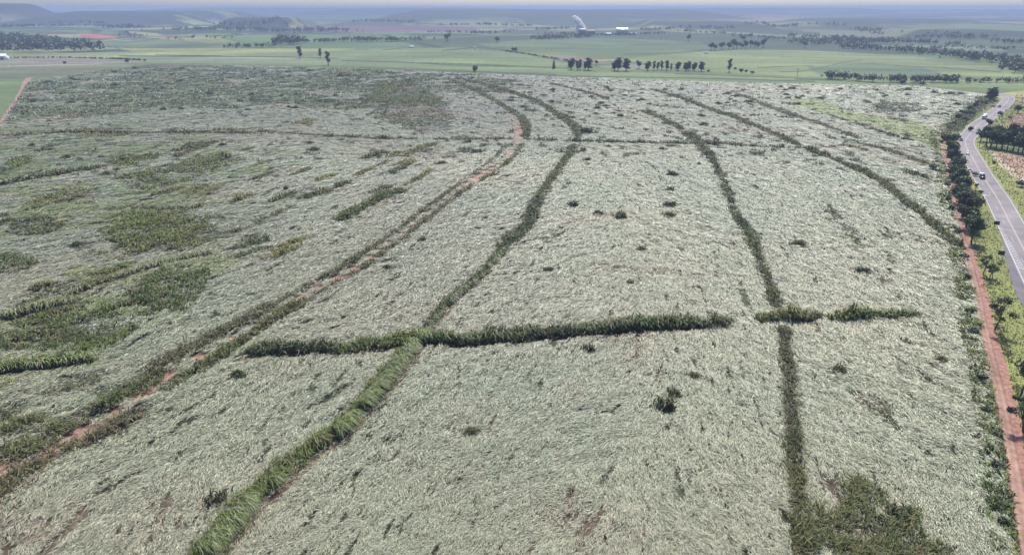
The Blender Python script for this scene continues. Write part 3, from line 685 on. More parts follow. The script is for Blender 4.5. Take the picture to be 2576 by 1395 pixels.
row([(1950, 775), (1942, 745), (1935, 720), (1926, 698), (1914, 664)], 3.6, 2.2, "short dark cane row leading up from the right-hand crossing", DG, OG, None, 0, 0.24, 16)
row([(1912, 660), (1905, 640), (1890, 605), (1872, 570), (1858, 556), (1848, 538)], 3.6, 2.6, "tufted dark cane row in the middle of the right-hand broken line", DG, MG, None, 0, 0.32, 17)
row([(1845, 535), (1832, 490), (1815, 450), (1796, 412), (1788, 396)], 3.2, 2.4, "thin broken cane row below the far crossing", DG, OG, None, 0, 0.38, 18)
row([(1788, 395), (1770, 378), (1748, 355), (1725, 335)], 6.5, 2.6, "thick grey-green knot of cane where two far rows cross", GY, DG, None, 0, 0.2, 19)
row([(1715, 328), (1680, 308), (1645, 292), (1608, 280)], 4.5, 2.5, "dark cane row beyond the far crossing, ending in open ground", DG, OG, None, 0, 0.3, 20)
row([(1530, 252), (1490, 238), (1440, 224), (1385, 212)], 5.0, 2.2, "faint far cane row near the top edge of the field", GY, DG, None, 0, 0.3, 21)
row([(2418, 628), (2390, 605), (2352, 572), (2318, 540), (2280, 510), (2240, 478), (2200, 450), (2120, 412), (2070, 392), (2028, 375)], 3.8, 3.0, "long curving dark hedge-like cane row sweeping down to the farm track", DG, OG, None, 0, 0.12, 22, dens=1.3)
row([(2012, 368), (1975, 352), (1940, 336), (1900, 318), (1850, 298), (1790, 278), (1730, 255), (1680, 238), (1640, 226)], 4.6, 2.6, "long straight dark cane row running away to the far edge of the field", DG, OG, None, 0, 0.25, 23)
row([(2335, 415), (2290, 402), (2250, 386), (2205, 372), (2170, 364)], 4.0, 2.2, "grey-olive cane row curving towards the tall roadside trees", GY, OG, None, 0, 0.22, 24)
row([(2165, 350), (2120, 334), (2060, 312), (2000, 294), (1950, 278), (1900, 258)], 4.0, 2.0, "thin far olive cane row above the curved far corner", OG, GY, None, 0, 0.3, 25)
row([(2355, 462), (2325, 450), (2300, 440), (2275, 430)], 4.0, 2.2, "short dotted cane row beside the farm track", DG, DG, None, 0, 0.42, 26)
row([(2300, 358), (2250, 345), (2190, 325), (2130, 305), (2085, 290)], 3.2, 2.0, "dotted dark cane row along the lower edge of the yellow-green patch", DG, DG, None, 0, 0.4, 27)
row([(1830, 232), (1880, 246), (1935, 268), (1990, 285), (2030, 305)], 3.0, 1.8, "very thin far cane row between two long pale strips", GY, OG, None, 0, 0.36, 28)
# cross rows
row([(610, 893), (660, 888), (720, 886), (790, 882), (850, 880)], 2.8, 4.1, "dark cane wall with black foot, left of the bright green crossing", WD, DG, None, 0, 0.16, 30, dens=1.6, brown=(0.07, 0.045, 0.035), foot=1.5)
row([(862, 882), (910, 876), (960, 870), (1010, 862), (1050, 848)], 4.2, 4.1, "bright green cane wall joining the crossing from the left", MG, BG, None, 0, 0.12, 31, dens=1.6, brown=(0.09, 0.05, 0.04), foot=1.5)
row([(1070, 858), (1120, 860), (1165, 862), (1250, 852), (1330, 848), (1430, 838), (1520, 832), (1600, 826), (1690, 820), (1760, 818)], 3.5, 4.2, "long dark green cane wall with reddish foot crossing the middle of the field", WD, MG, -20, 0.25, 0.12, 32, dens=1.7, brown=(0.08, 0.045, 0.038), drape=(-28, 5, 3.0), foot=1.5)
row([(1765, 822), (1800, 820), (1832, 815)], 2.6, 4.3, "pair of round dark cane clumps ending the long cross wall", WD, DG, None, 0, 0.30, 33, dens=1.6)
row([(1915, 806), (1960, 806), (2000, 804), (2030, 806)], 3.8, 4.2, "bushy green and brown cane clump at the right-hand crossing", OG, BG, None, 0, 0.15, 34, dens=1.6, brown=(0.11, 0.07, 0.055))
row([(2040, 804), (2052, 800), (2062, 798)], 2.4, 3.9, "small isolated green cane clump just right of the crossing", OG, MG, None, 0, 0.1, 35, dens=1.6)
row([(2098, 806), (2130, 802), (2180, 798), (2240, 798), (2306, 796)], 2.8, 4.2, "bright-topped short cane wall standing alone near the farm track", MG, BG, None, 0, 0.08, 36, dens=1.8, brown=(0.09, 0.07, 0.065))
row([(-40, 935), (40, 930), (120, 922), (190, 914), (235, 905)], 3.0, 3.2, "bright green cane wall with grey drooping face at the left edge", MG, BG, None, 0, 0.12, 37, dens=1.6, brown=(0.12, 0.11, 0.09), drape=(-70, 14, 2.6), foot=1.3)
row([(0, 345), (100, 338), (200, 334), (300, 336), (400, 336), (520, 336), (640, 338)], 4.5, 2.9, "far grey-olive cross row on the left side", GY, OG, None, 0, 0.2, 38)
row([(650, 332), (760, 340), (860, 346), (960, 350), (1080, 352), (1180, 353), (1285, 352)], 3.2, 2.5, "far thin cross row left of the pink track bend", GY, OG, None, 0, 0.28, 39)
row([(1320, 352), (1400, 356), (1500, 358), (1580, 360), (1660, 362), (1735, 364)], 3.6, 2.9, "far dark cross row right of the pink track bend", DG, GY, None, 0, 0.2, 40)
row([(1760, 362), (1840, 366), (1900, 370), (1960, 372), (2015, 374)], 3.2, 2.8, "far cross row between the knot of cane and the long curving hedge", GY, OG, None, 0, 0.24, 41)
row([(2080, 375), (2115, 368), (2160, 374), (2180, 382)], 3.0, 2.0, "short brownish arched cane row at the far right end of the cross rows", OG, GY, None, 0, 0.2, 42)
row([(520, 330), (580, 328), (640, 325), (655, 322)], 3.0, 2.0, "narrow bright yellow-green strip on the far cross row", BG, YGc, None, 0, 0.15, 43)
# left hand pieces
row([(-30, 470), (60, 455), (130, 442), (200, 430), (252, 420)], 5.0, 3.2, "leaning dark olive cane row touching the left edge", OG, DG, -30, 0.5, 0.2, 44, drape=(-50, 14, 3.0))
row([(275, 412), (330, 405), (420, 388), (500, 370), (560, 355)], 5.0, 2.8, "dark broken cane row rising towards the far cross row", DG, OG, None, 0, 0.28, 45)
row([(0, 805), (70, 785), (130, 770), (185, 760)], 4.4, 3.2, "curled grey cane row rolling over like a wave at the left edge", GY, OG, -40, 0.6, 0.18, 46, drape=(-55, 20, 3.4))
row([(170, 745), (230, 720), (300, 700), (380, 672), (450, 655), (525, 640)], 3.4, 2.7, "long low grey cane row behind the curled one", GY, OG, -30, 0.5, 0.25, 47, drape=(-45, 12, 2.6))
row([(755, 502), (800, 490), (840, 475), (880, 458)], 5.0, 3.0, "short dark cane row on the pale left block", DG, OG, None, 0, 0.24, 48)
row([(895, 445), (930, 428), (985, 405)], 3.2, 2.2, "short yellowish cane row further up the pale block", OG, YGc, None, 0, 0.24, 49)
row([(850, 555), (900, 530), (960, 500), (1010, 480)], 5.5, 3.0, "rich green cane row nearest the dirt track on the pale block", MG, MG, None, 0, 0.18, 50)
row([(1010, 472), (1045, 455), (1085, 430)], 3.0, 2.2, "short olive cane row above the rich green one", OG, YGc, None, 0, 0.24, 51)
row([(1015, 395), (1045, 382), (1080, 368), (1095, 362)], 5.0, 2.2, "pale yellow cane row close below the far cross row", YGc, OG, None, 0, 0.2, 52)
row([(650, 560), (700, 540), (735, 520)], 3.0, 2.0, "small grey cane row by itself on the left block", GY, OG, None, 0, 0.3, 53)
row([(570, 590), (610, 582), (660, 560)], 2.6, 2.0, "small dark cane row behind the lush green patches", GY, DG, None, 0, 0.3, 54)
row([(270, 530), (340, 528), (420, 530), (500, 525)], 3.6, 2.2, "brownish tufted cane row above the lush green patch", OG, GY, None, 0, 0.25, 55)

def patch(px, label, c1, c2, h=1.6, seed=0, dens=1.0, grp="lush cane patches among the fallen cane", amt=0.5, lean=20):
    g = np.random.default_rng(5000 + seed)
    P = atl(px); lo, hi = P.min(0), P.max(0); c0 = P.mean(0); d0 = np.hypot(*c0)
    area = (hi - lo).prod(); m = int(dens * 1.9 * area / max(d0 / 110, 0.7) ** 1.7)
    x = g.uniform(lo[0], hi[0], m); y = g.uniform(lo[1], hi[1], m)
    a = fbm(x / (0.04 * d0), y / (0.04 * d0), seed + 61, 4)
    jq = np.minimum(28, 0.7 * (hi - lo)); jx = (fbm(x / 9, y / 9, seed + 3, 3) - .5) * jq[0]; jy = (fbm(x / 9, y / 9, seed + 4, 3) - .5) * jq[1]
    ok = inside(x + jx, y + jy, P) & (a > 0.34 + 0.16 * g.random(m))
    x, y, a = x[ok], y[ok], a[ok]; m = len(x)
    mix = np.clip((a - 0.4) * 3 + 0.25 * g.normal(0, 1, m), 0, 1)[:, None]
    gc = np.array(c1) * (1 - mix) + np.array(c2) * mix
    b0 = at(*px[0]); q = at(px[0][0] + 8 * math.cos(R(lean)), px[0][1] - 8 * math.sin(R(lean))); la = math.atan2(q[1] - b0[1], q[0] - b0[0])
    EXP.append((P, 0.78)); V, F, C = cane_blades(x, y, h * (0.6 + a) * g.uniform(0.7, 1.2, m), la, amt, np.hypot(x, y), 7, gc, (0.09, 0.085, 0.05), 6000 + seed)
    mb = MB(); mb.add(V - np.array([c0[0], c0[1], 0]), F, C)
    link("cane_patch", mb.mesh("cane_patch", M_GREEN, True), loc=(c0[0], c0[1], 0), label=label, cat="cane patch", group=grp)
patch([(30, 815), (120, 795), (200, 775), (330, 795), (345, 830), (300, 870), (240, 890), (100, 885), (30, 870)], "bright green tangled cane patch above the cane wall at the left edge", (0.095, 0.14, 0.035), (0.17, 0.225, 0.045), 2.1, 1)
patch([(325, 740), (370, 700), (440, 672), (500, 690), (512, 745), (430, 785), (330, 772)], "deep green cane patch between the long grey row and the dirt track", MG, (0.115, 0.155, 0.04), 2.1, 2)
patch([(250, 600), (300, 555), (400, 538), (500, 545), (565, 590), (480, 622), (330, 650), (270, 640)], "large mottled green cane patch in the upper left block", OG, (0.155, 0.195, 0.045), 2.1, 3)
patch([(290, 450), (420, 430), (520, 392), (620, 392), (610, 410), (540, 440), (420, 475), (310, 485)], "long olive green cane patch under the far broken row", OG, BG, 2.0, 4)
patch([(-40, 1140), (40, 1060), (130, 1040), (190, 1075), (120, 1140), (-40, 1190)], "yellow-green weedy cane patch at the left edge by the dirt track", OG, (0.16,0.21,0.06), 2.1, 5)
patch([(2005, 1420), (2012, 1300), (2030, 1265), (2060, 1300), (2080, 1250), (2110, 1210), (2140, 1235), (2190, 1245), (2235, 1310), (2290, 1285), (2330, 1340), (2395, 1420)], "dark tangled weed and cane thicket at the bottom right edge", (0.085, 0.11, 0.038), (0.17, 0.19, 0.06), 2.1, 6, 1.3)
patch([(-30, 640), (50, 645), (95, 668), (40, 700), (-30, 715)], "small olive cane patch touching the left edge below the upper tufts", OG, MG, 1.6, 7)
patch([(15, 575), (80, 545), (130, 560), (170, 585), (100, 598), (30, 605)], "dark olive tufted cane patch near the left edge", OG, DG, 1.8, 8)
patch([(80, 505), (150, 480), (240, 475), (255, 497), (180, 515), (100, 525)], "faint yellowish cane patch under the leaning left row", OG, YGc, 1.4, 9)
patch([(930, 205), (1030, 205), (1090, 235), (1125, 265), (1142, 330), (1060, 335), (960, 300), (925, 260)], "big dark green cane stand with a yellowish top, beside the fading track", (0.075, 0.11, 0.038), (0.17, 0.195, 0.055), 1.9, 10, 0.9)
patch([(170, 330), (190, 322), (345, 325), (345, 345), (200, 350)], "olive-yellow cane patch on the far left cross row", OG, YGc, 1.6, 11)
patch([(2190, 262), (2300, 258), (2330, 278), (2240, 290), (2180, 284)], "grey dark cane patch beyond the yellow-green strip", GY, DG, 1.5, 12)
patch([(2070, 510), (2095, 520), (2130, 570), (2180, 620), (2160, 628), (2100, 570)], "sparse brownish cane streak in the wide right block", DG, OG, 1.5, 13, 0.9)
patch([(2160, 985), (2200, 1000), (2250, 1040), (2275, 1085), (2240, 1080), (2180, 1030)], "sparse dark cane streak in the lower right block", DG, OG, 1.5, 14, 1.0)
patch([(0, 1030), (60, 1015), (60, 1045), (0, 1065)], "dark grey hollow with cane at the left edge above the weeds", (0.06, 0.065, 0.055), GY, 1.3, 15)

for i, (px, lb, a_, b_, h_) in enumerate([
    ([(265, 400), (310, 392), (365, 395), (350, 420), (275, 424)], "blue-green cane patch on the dark broken row at upper left", MG, BG, 1.9),
    ([(345, 448), (380, 440), (415, 445), (400, 466), (350, 468)], "small fresh green cane patch between two olive ones at upper left", MG, BG, 1.8),
    ([(445, 485), (500, 468), (555, 468), (550, 490), (480, 500)], "yellow-olive cane band right of the small fresh green patch", OG, YGc, 1.8),
    ([(310, 545), (370, 534), (475, 545), (470, 575), (330, 582)], "brightest green cane strip on top of the large mottled patch", (0.10, 0.15, 0.035), (0.18, 0.24, 0.045), 2.1),
    ([(600, 605), (650, 590), (688, 598), (660, 616), (610, 620)], "dark bluish cane patch halfway to the dirt track", DG, MG, 1.6),
    ([(75, 840), (140, 826), (240, 850), (230, 872), (120, 874)], "dark olive clumped cane patch under the bright tangled one", DG, OG, 1.9),
    ([(-30, 848), (50, 838), (85, 860), (60, 885), (-30, 890)], "olive cane patch at the left edge just above the cane wall", OG, MG, 1.8),
    ([(735, 312), (765, 300), (795, 306), (780, 318), (745, 320)], "small yellow cane patch above the far thin cross row", OG, YGc, 1.7),
    ([(1115, 398), (1130, 384), (1150, 382), (1142, 400)], "tiny yellow cane patch left of the pink track bend", OG, YGc, 1.8),
    ([(170, 625), (210, 608), (245, 620), (220, 636)], "small dark cane patch between the pale swaths at left", DG, OG, 1.7),
    ([(60, 735), (150, 715), (230, 722), (180, 745), (80, 752)], "thin olive cane streak behind the curled grey row", OG, GY, 1.5),
    ([(420, 620), (520, 600), (600, 575), (590, 600), (500, 628), (430, 640)], "olive cane streak trailing right from the large mottled patch", OG, MG, 1.6),
    ([(60, 990), (180, 950), (260, 930), (270, 950), (180, 985), (90, 1010)], "grey-olive cane streak below the cane wall at the left edge", GY, OG, 1.5),
    ([(230, 1000), (330, 960), (400, 930), (420, 950), (340, 1000), (250, 1030)], "olive tangled cane patch beside the bare pink soil", OG, MG, 1.7)]):
    patch(px, lb, a_, b_, h_, 30 + i)
g0 = np.random.default_rng(77); made = 0
while made < 56:
    u, v = g0.uniform(-10, 1250), g0.uniform(365, 900)
    if u > 1150 - (v - 365) * 1.55: continue
    made += 1; ln_ = 55 + 60 * g0.random(); sl_ = -0.30 - 0.12 * g0.random(); c_ = [(DG, OG), (MG, BG), (DG, MG), (OG, YGc)][made % 4]
    f = 0.45 + (v - 300) / 700
    row([(u - ln_ * f * .5, v - sl_ * ln_ * f * .5), (u, v + g0.uniform(-3, 3)), (u + ln_ * f * .5, v + sl_ * ln_ * f * .5)], g0.uniform(2.6, 4.6), g0.uniform(2.1, 3.0), "short ragged streak of half-fallen cane in the rough left blocks", c_[0], c_[1], -30, 0.4, 0.26, 200 + made, grp="short streaks of half-fallen cane in the left blocks")
build_cane()
# tufts: six variants, copied one by one
tuft_mesh = []
for s in range(6):
    g = np.random.default_rng(700 + s); m = 22 + 8 * (s % 3)
    e = 0.75 + 0.16 * s
    x = g.normal(0, e, m); y = g.normal(0, 0.6, m); h = 2.1 * (1 - 0.25 * np.abs(x) / e) * g.uniform(0.6, 1.1, m)
    gc = np.array([(0.06, 0.085, 0.034), (0.08, 0.095, 0.038), (0.055, 0.085, 0.032), (0.10, 0.105, 0.055), (0.06, 0.08, 0.034), (0.12, 0.12, 0.05)][s]) * np.ones((m, 1))
    V, F, C = cane_blades(x, y, np.maximum(h, 0.5), 0.4, 0.4, np.full(m, 150.0), 9, gc, (0.06, 0.055, 0.04), 800 + s)
    mb = MB(); mb.add(V, F, C); tuft_mesh.append(mb.mesh("cane_tuft", M_GREEN, True))
TUFT_N = [(1670, 1030, 1.2, "dark leafy cane tuft alone in the big central foreground block"), (1692, 1000, 0.8, "smaller dark tuft just behind the one in the foreground block"),
          (1692, 443, 1.1, "dark tuft highest of three in the pale block right of centre"), (1684, 482, 1.0, "dark tuft between two others in the pale block"), (1685, 520, 1.1, "dark two-armed tuft below the pair in the pale block"),
          (1683, 545, 0.9, "small dark tuft lowest of those stacked in the pale block"), (1440, 520, 1.2, "flat dark tuft beside the olive row"), (1560, 550, 1.2, "ragged dark tuft in the centre of the pale block"),
          (1505, 540, 0.8, "small ragged tuft near the larger one"), (1612, 632, 0.8, "lone round tuft right of the field centre"), (2170, 686, 0.9, "dark tuft with a hole beside it on the wide right block"),
          (2008, 618, 0.9, "dark tuft near the tufted broken row"), (1478, 885, 0.9, "dark lopsided tuft under the long cross wall"), (2108, 938, 0.8, "loose dark tuft in the lower right block"),
          (1265, 580, 0.6, "small dark tuft left of the thickest row"), (1410, 578, 0.6, "small dark tuft right of the thickest row"), (1475, 335, 1.8, "round dark bush where the curling row meets the cross row"),
          (1478, 405, 0.8, "upright dark tuft right of the olive row"), (1467, 380, 0.9, "upright dark tuft just under the far cross row"), (1062, 608, 0.7, "brown tuft between the track and the bending row"),
          (975, 678, 0.7, "dark tuft close below the straight track"), (1585, 715, 0.6, "faint dark tuft in the middle of the central block"), (1380, 683, 0.7, "dark flattened tuft right of the narrow row"),
          (790, 380, 1.1, "dark tuft on the pale far left block"), (718, 478, 0.9, "upright dark tuft left of the short dark row"), (80, 370, 1.0, "dark tuft near the left edge below the far cross row"),
          (560, 368, 0.9, "dark brown tuft beside the far rows at left"), (1664, 378, 0.9, "dark tuft just under the far dark cross row"), (340, 985, 0.6, "tuft at the edge of the bare pink soil"),
          (1185, 1090, 0.6, "olive tuft at the lower edge of the combed ridge"), (2330, 960, 0.6, "dark speck of cane near the farm track"), (2365, 910, 0.6, "small upright tuft close to the farm track scrub"),
          (600, 950, 0.8, "red-brown tuft on the block below the cross row"), (545, 1265, 0.9, "dark brown clump against the combed ridge near the bottom"), (2265, 1300, 0.9, "dark tuft behind the bottom right thicket"),
          (1745, 950, 0.6, "tiny dark tuft left of the straight dark row"), (1560, 295, 1.3, "dark tuft in the far centre block"), (1180, 360, 0.8, "low tuft left of the pink bend"), (195, 620, 0.8, "dark tuft between two left patches")]
def tuft(u, v, s, label, grp, k, j):
    p = at(u, v)
    return link("cane_tuft", tuft_mesh[k % 6], loc=(p[0], p[1], 0), rz=j, label=label, cat="cane tuft", group=grp, sc_=(s, s, s * 1.25))
for k, (u, v, s, lb) in enumerate(TUFT_N): tuft(u, v, s * 1.25, lb, "dark cane tufts standing in the fallen blocks", k, 0.35 * math.sin(k * 2.3))
far_zones = [(atl([(1130, 205), (1320, 215), (1700, 222), (2100, 240), (1900, 300), (1700, 340), (1480, 330), (1300, 270)]), 88, "dark far cane tuft scattered on the pale upper right blocks"),
             (atl([(60, 215), (380, 168), (700, 175), (1080, 195), (930, 290), (400, 285), (30, 320)]), 84, "dark tuft in the rough upper left part of the field"),
             (atl([(1950, 218), (2300, 222), (2460, 244), (2370, 310), (2240, 268), (2000, 244)]), 22, "dark tuft on the whitish far right corner by the road"),
             (atl([(0, 360), (500, 350), (1200, 365), (1150, 430), (700, 640), (300, 660), (0, 740)]), 34, "dark tuft dotted over the pale left blocks")]
kk = 0
for P, m, lb in far_zones:
    lo, hi = P.min(0), P.max(0); c = 0
    while c < m:
        # even over what one sees: nearer ground carries more of them
        p = np.array([rng.uniform(lo[0], hi[0]), rng.uniform(lo[1], hi[1])])
        if not inside(p[:1], p[1:], P)[0] or rng.random() > (lo[1] / p[1]) ** 1.0: continue
        c += 1; kk += 1; d = np.hypot(*p)
        link("cane_tuft", tuft_mesh[kk % 6], loc=(p[0], p[1], 0), rz=rng.uniform(-0.5, 0.5), label=lb, cat="cane tuft", group=lb + "s", sc_=(lambda q: (q, q, q * 1.05))(rng.uniform(0.45, 1.1) * (0.85 + d / 900)))

# ------------------------------------------------------------------ scrub and grass beside the tracks
def scrub(name, line, o0, o1, h, cols, label, seed, dens=1.0, mat=None, cat="scrub", amt=0.3):
    g = np.random.default_rng(9000 + seed)
    ln = np.asarray(line); t = np.gradient(ln, axis=0); seg = np.linalg.norm(t, axis=1); t /= seg[:, None]; nn = np.stack([-t[:, 1], t[:, 0]], -1)
    d = np.hypot(*ln.T)
    cnt = g.poisson(dens * 2.2 * abs(o1 - o0) * seg / np.maximum(d / 110, 0.7) ** 1.5)
    idx = np.repeat(np.arange(len(ln)), cnt); m = len(idx)
    p = ln[idx] + nn[idx] * g.uniform(min(o0, o1), max(o0, o1), m)[:, None] + t[idx] * g.uniform(-2, 2, m)[:, None]
    a = fbm(p[:, 0] / 7, p[:, 1] / 7, seed + 40, 3); ok = a > 0.3
    p, a = p[ok], a[ok]; m = len(p); cs = np.array(cols)
    ci = np.clip((fbm(p[:, 0] / 9, p[:, 1] / 9, seed + 44, 3) * 1.5 - 0.25 + 0.15 * g.normal(0, 1, m)) * len(cs), 0, len(cs) - 1).astype(int)
    V, F, C = cane_blades(p[:, 0], p[:, 1], h * (0.4 + 1.1 * a) * g.uniform(0.6, 1.2, m), 0, 0, np.hypot(*p.T), 7, cs[ci], (0.06, 0.06, 0.035), 9500 + seed, 1.3)
    mb = MB(); mb.add(V, F, C)
    link(name, mb.mesh(name, mat or M_GREEN, True), label=label, cat=cat, kind="stuff")
# +nn is left of the line as it runs away from the camera
scrub("track_scrub", tr, 1.3, 5.4, 1.5, [DG, MG, BG, MG, OG], "green weedy scrub strip between the cane and the farm track", 1, 1.0)
scrub("bank_scrub", tr[: int(len(tr) * 0.8)], -4.6, -2.6, 0.7, [(0.13, 0.09, 0.06), OG, (0.1, 0.08, 0.05)], "brown dry weeds on the bank right of the farm track", 2, 0.5)
scrub("far_scrub", tr[int(len(tr) * 0.62):], 2.0, -9.0, 1.9, [DG, OG, MG, GY], "dark scrub where the farm track climbs to the road bend", 3, 0.8)
def grass(name, px, cols, h, label, seed, dens=1.0):
    g = np.random.default_rng(9900 + seed); P = atl(px)
    n = int(90000 * dens); ph = g.uniform(R(10), R(50), n); r = np.exp(g.uniform(math.log(80), math.log(900), n))
    x, y = r * np.sin(ph), r * np.cos(ph)
    ok = inside(x, y, P) & (dist_line(x, y, rc[::2]) > RW + 0.6) & (dist_line(x, y, tr[::3]) > 3.0) & ~inside(x, y, np.vstack([slip_l, rc[::-1][-60:]]))
    x, y, r = x[ok], y[ok], r[ok]; n = len(x); k = np.maximum(r / 110, 0.8); cs = np.array(cols)
    ci = np.clip((fbm(x / 16, y / 16, 140 + seed, 4) * 1.9 - 0.45 + 0.12 * g.normal(0, 1, n)) * len(cs), 0, len(cs) - 1).astype(int)
    c = cs[ci] * g.uniform(0.7, 1.3, n)[:, None]
    V, F, C = blades(np.stack([x, y, 0 * x + 0.02], -1), g.uniform(0, 6.28, n), h * g.uniform(0.5, 1.3, n) * (0.6 + 0.4 * k), 0.16 * k, R(30) + R(50) * g.random(n), R(50), g.normal(0, .3, n), c * 0.8, c, False)
    mb = MB(); mb.add(V, F, C)
    link(name, mb.mesh(name, M_GRASS, True), label=label, cat="grass", kind="stuff")
grass("verge_grass", [(2600, 1520), (2520, 1010), (2470, 790), (2432, 640), (2402, 500), (2378, 380), (2420, 310), (2500, 255), (2560, 240), (2620, 240), (2700, 300), (2800, 600), (2800, 1500)], [(0.10, 0.122, 0.046), (0.145, 0.16, 0.055), (0.19, 0.20, 0.06), (0.23, 0.225, 0.075), (0.17, 0.16, 0.085)], 0.4, "yellow-green grass on the road verges", 1, 2.2)
exec_trees = True
# ------------------------------------------------------------------ trees
def crown_mesh(name, blobs, nleaf, size, c1, c2, seed, flat=0.0, mat=None):
    """leaf clumps spread through a set of ellipsoids (cx, cy, cz, rx, ry, rz)"""
    g = np.random.default_rng(seed); b = np.array(blobs, float)
    vol = b[:, 3] * b[:, 4] * b[:, 5]; pk = g.choice(len(b), nleaf, p=vol ** 0.8 / (vol ** 0.8).sum())
    d = g.normal(0, 1, (nleaf, 3)); d /= np.linalg.norm(d, axis=1)[:, None]
    rad = g.random(nleaf) ** 0.45
    rad *= 0.75 + 0.5 * fbm(d[:, 0] * 2.3 + pk, d[:, 1] * 2.3 + d[:, 2] * 2.3, seed, 2)
    p = b[pk, :3] + d * b[pk, 3:] * rad[:, None]
    nrm = d * 0.55 + g.normal(0, 0.6, (nleaf, 3)) + np.array([0, 0, 0.35]); nrm /= np.linalg.norm(nrm, axis=1)[:, None]
    a = np.cross(nrm, g.normal(0, 1, (nleaf, 3))); a /= np.linalg.norm(a, axis=1)[:, None]; c = np.cross(nrm, a)
    s = size * g.uniform(0.6, 1.4, nleaf)[:, None]
    V = np.stack([p - a * s * .5, p + c * s * .32, p + a * s * .5, p - c * s * .32 - nrm * s * .12], 1).reshape(-1, 3)
    m = np.clip(fbm(p[:, 0] * 0.5, p[:, 1] * 0.5 + p[:, 2] * 0.7, seed + 3, 2) + 0.2 * g.normal(0, 1, nleaf), 0, 1)[:, None]
    C = np.repeat((np.array(c1) * (1 - m) + np.array(c2) * m) * g.uniform(0.75, 1.25, (nleaf, 1)), 4, 0)
    F = np.arange(nleaf * 4).reshape(-1, 4)
    return mesh_np(name, V, F, mat or M_LEAF, C)
def tree_proto(kind, seed):
    """returns (trunk mesh, crown mesh) of one tree about as tall as in the photo, its foot at the origin"""
    g = np.random.default_rng(seed); mb = MB(); bl = []
    if kind == "tall":            # tall narrow gum tree, 21 m
        H = 21 * g.uniform(0.9, 1.08); mb.tube([(0, 0, -0.3), (0.1, 0, H * .3), (-.1, .1, H * .6), (0, 0, H * .9)], [.42, .33, .2, .05])
        for i in range(9):
            z = H * (0.26 + 0.075 * i); r = (3.6 - 1.6 * abs(i / 8 - 0.45)) * g.uniform(0.75, 1.15)
            an = g.uniform(0, 6.28); bl.append((math.cos(an) * 1.1, math.sin(an) * 1.1, z, r, r, 1.9)); mb.tube([(0, 0, z - 1.5), (math.cos(an) * 1.6, math.sin(an) * 1.6, z)], [.12, .04], 5)
        return mb, bl, 1500, 1.25, (0.028, 0.045, 0.022), (0.055, 0.08, 0.04)
    if kind == "slim":
        H = 17 * g.uniform(0.85, 1.1); mb.tube([(0, 0, -0.3), (0.1, 0, H * .5), (0, 0, H * .92)], [.3, .2, .05])
        for i in range(7):
            z = H * (0.3 + 0.095 * i); r = 1.9 * g.uniform(0.7, 1.2); an = g.uniform(0, 6.28)
            bl.append((math.cos(an) * .5, math.sin(an) * .5, z, r, r, 1.5)); mb.tube([(0, 0, z - 1), (math.cos(an) * .9, math.sin(an) * .9, z)], [.08, .03], 5)
        return mb, bl, 650, 1.0, (0.035, 0.05, 0.03), (0.065, 0.085, 0.05)
    if kind == "conical":
        H = 13; mb.tube([(0, 0, -0.3), (0, 0, H * .95)], [.25, .04])
        for i in range(6): bl.append((0, 0, 1.6 + 1.9 * i, 2.4 - .36 * i, 2.4 - .36 * i, 1.5))
        return mb, bl, 450, 1.0, (0.03, 0.05, 0.022), (0.05, 0.075, 0.035)
    if kind == "broad":           # rounded field or roadside tree, 8.5 m
        H = 8.5 * g.uniform(0.9, 1.12); mb.tube([(0, 0, -0.3), (0.1, .05, 1.5), (0, 0.1, 3)], [.3, .24, .18])
        for i in range(9):
            an = i * 2.4 + g.uniform(-.3, .3); q = g.uniform(0.5, 2.2); z = H * g.uniform(0.42, 0.82); r = g.uniform(1.2, 1.9)
            p = (math.cos(an) * q, math.sin(an) * q, z); bl.append((*p, r, r, r * .8)); mb.tube([(0, 0.1, 2.6), (p[0] * .5, p[1] * .5, z * .72), p], [.13, .08, .03], 5)
        return mb, bl, 1500, 0.62, (0.03, 0.046, 0.022), (0.075, 0.10, 0.042)
    if kind == "open":            # thin crown, leaning forked trunk showing through, 9 m
        mb.tube([(0, 0, -0.3), (.3, .1, 1.6), (.7, .2, 3.2)], [.26, .2, .15])
        for i in range(8):
            an = i * 2.4 + g.uniform(-.4, .4); q = g.uniform(1.0, 2.8); z = g.uniform(4.2, 8.2); r = g.uniform(0.8, 1.35)
            p = (.7 + math.cos(an) * q, .2 + math.sin(an) * q, z); bl.append((*p, r, r, r * .7)); mb.tube([(.7, .2, 3.1), (.7 + math.cos(an) * q * .45, .2 + math.sin(an) * q * .45, 3.1 + (z - 3.1) * .6), p], [.11, .07, .025], 5)
        return mb, bl, 900, 0.48, (0.03, 0.045, 0.022), (0.085, 0.105, 0.055)
    if kind == "shrub":           # 3 m
        mb.tube([(0, 0, -0.2), (0, 0, 1.2)], [.1, .06])
        for i in range(5):
            an = i * 2.4; q = g.uniform(0.3, 1.0); bl.append((math.cos(an) * q, math.sin(an) * q, g.uniform(.8, 1.9), 1.0, 1.0, .9)); mb.tube([(0, 0, .7), (math.cos(an) * q, math.sin(an) * q, 1.5)], [.05, .02], 5)
        return mb, bl, 420, 0.5, (0.025, 0.04, 0.02), (0.05, 0.07, 0.03)
protos = {}
for kd, seeds in (("tall", (1, 2, 3)), ("slim", (4, 5)), ("conical", (6,)), ("broad", (7, 8, 9, 10)), ("open", (11, 12, 13)), ("shrub", (14, 15, 16))):
    lst = []
    for s in seeds:
        mb, bl, nl, sz, c1, c2 = tree_proto(kd, 400 + s)
        lst.append((mb.mesh("trunk", M_BARK), crown_mesh("crown", bl, nl, sz, c1, c2, 500 + s)))
    protos[kd] = lst
tcount = [0]
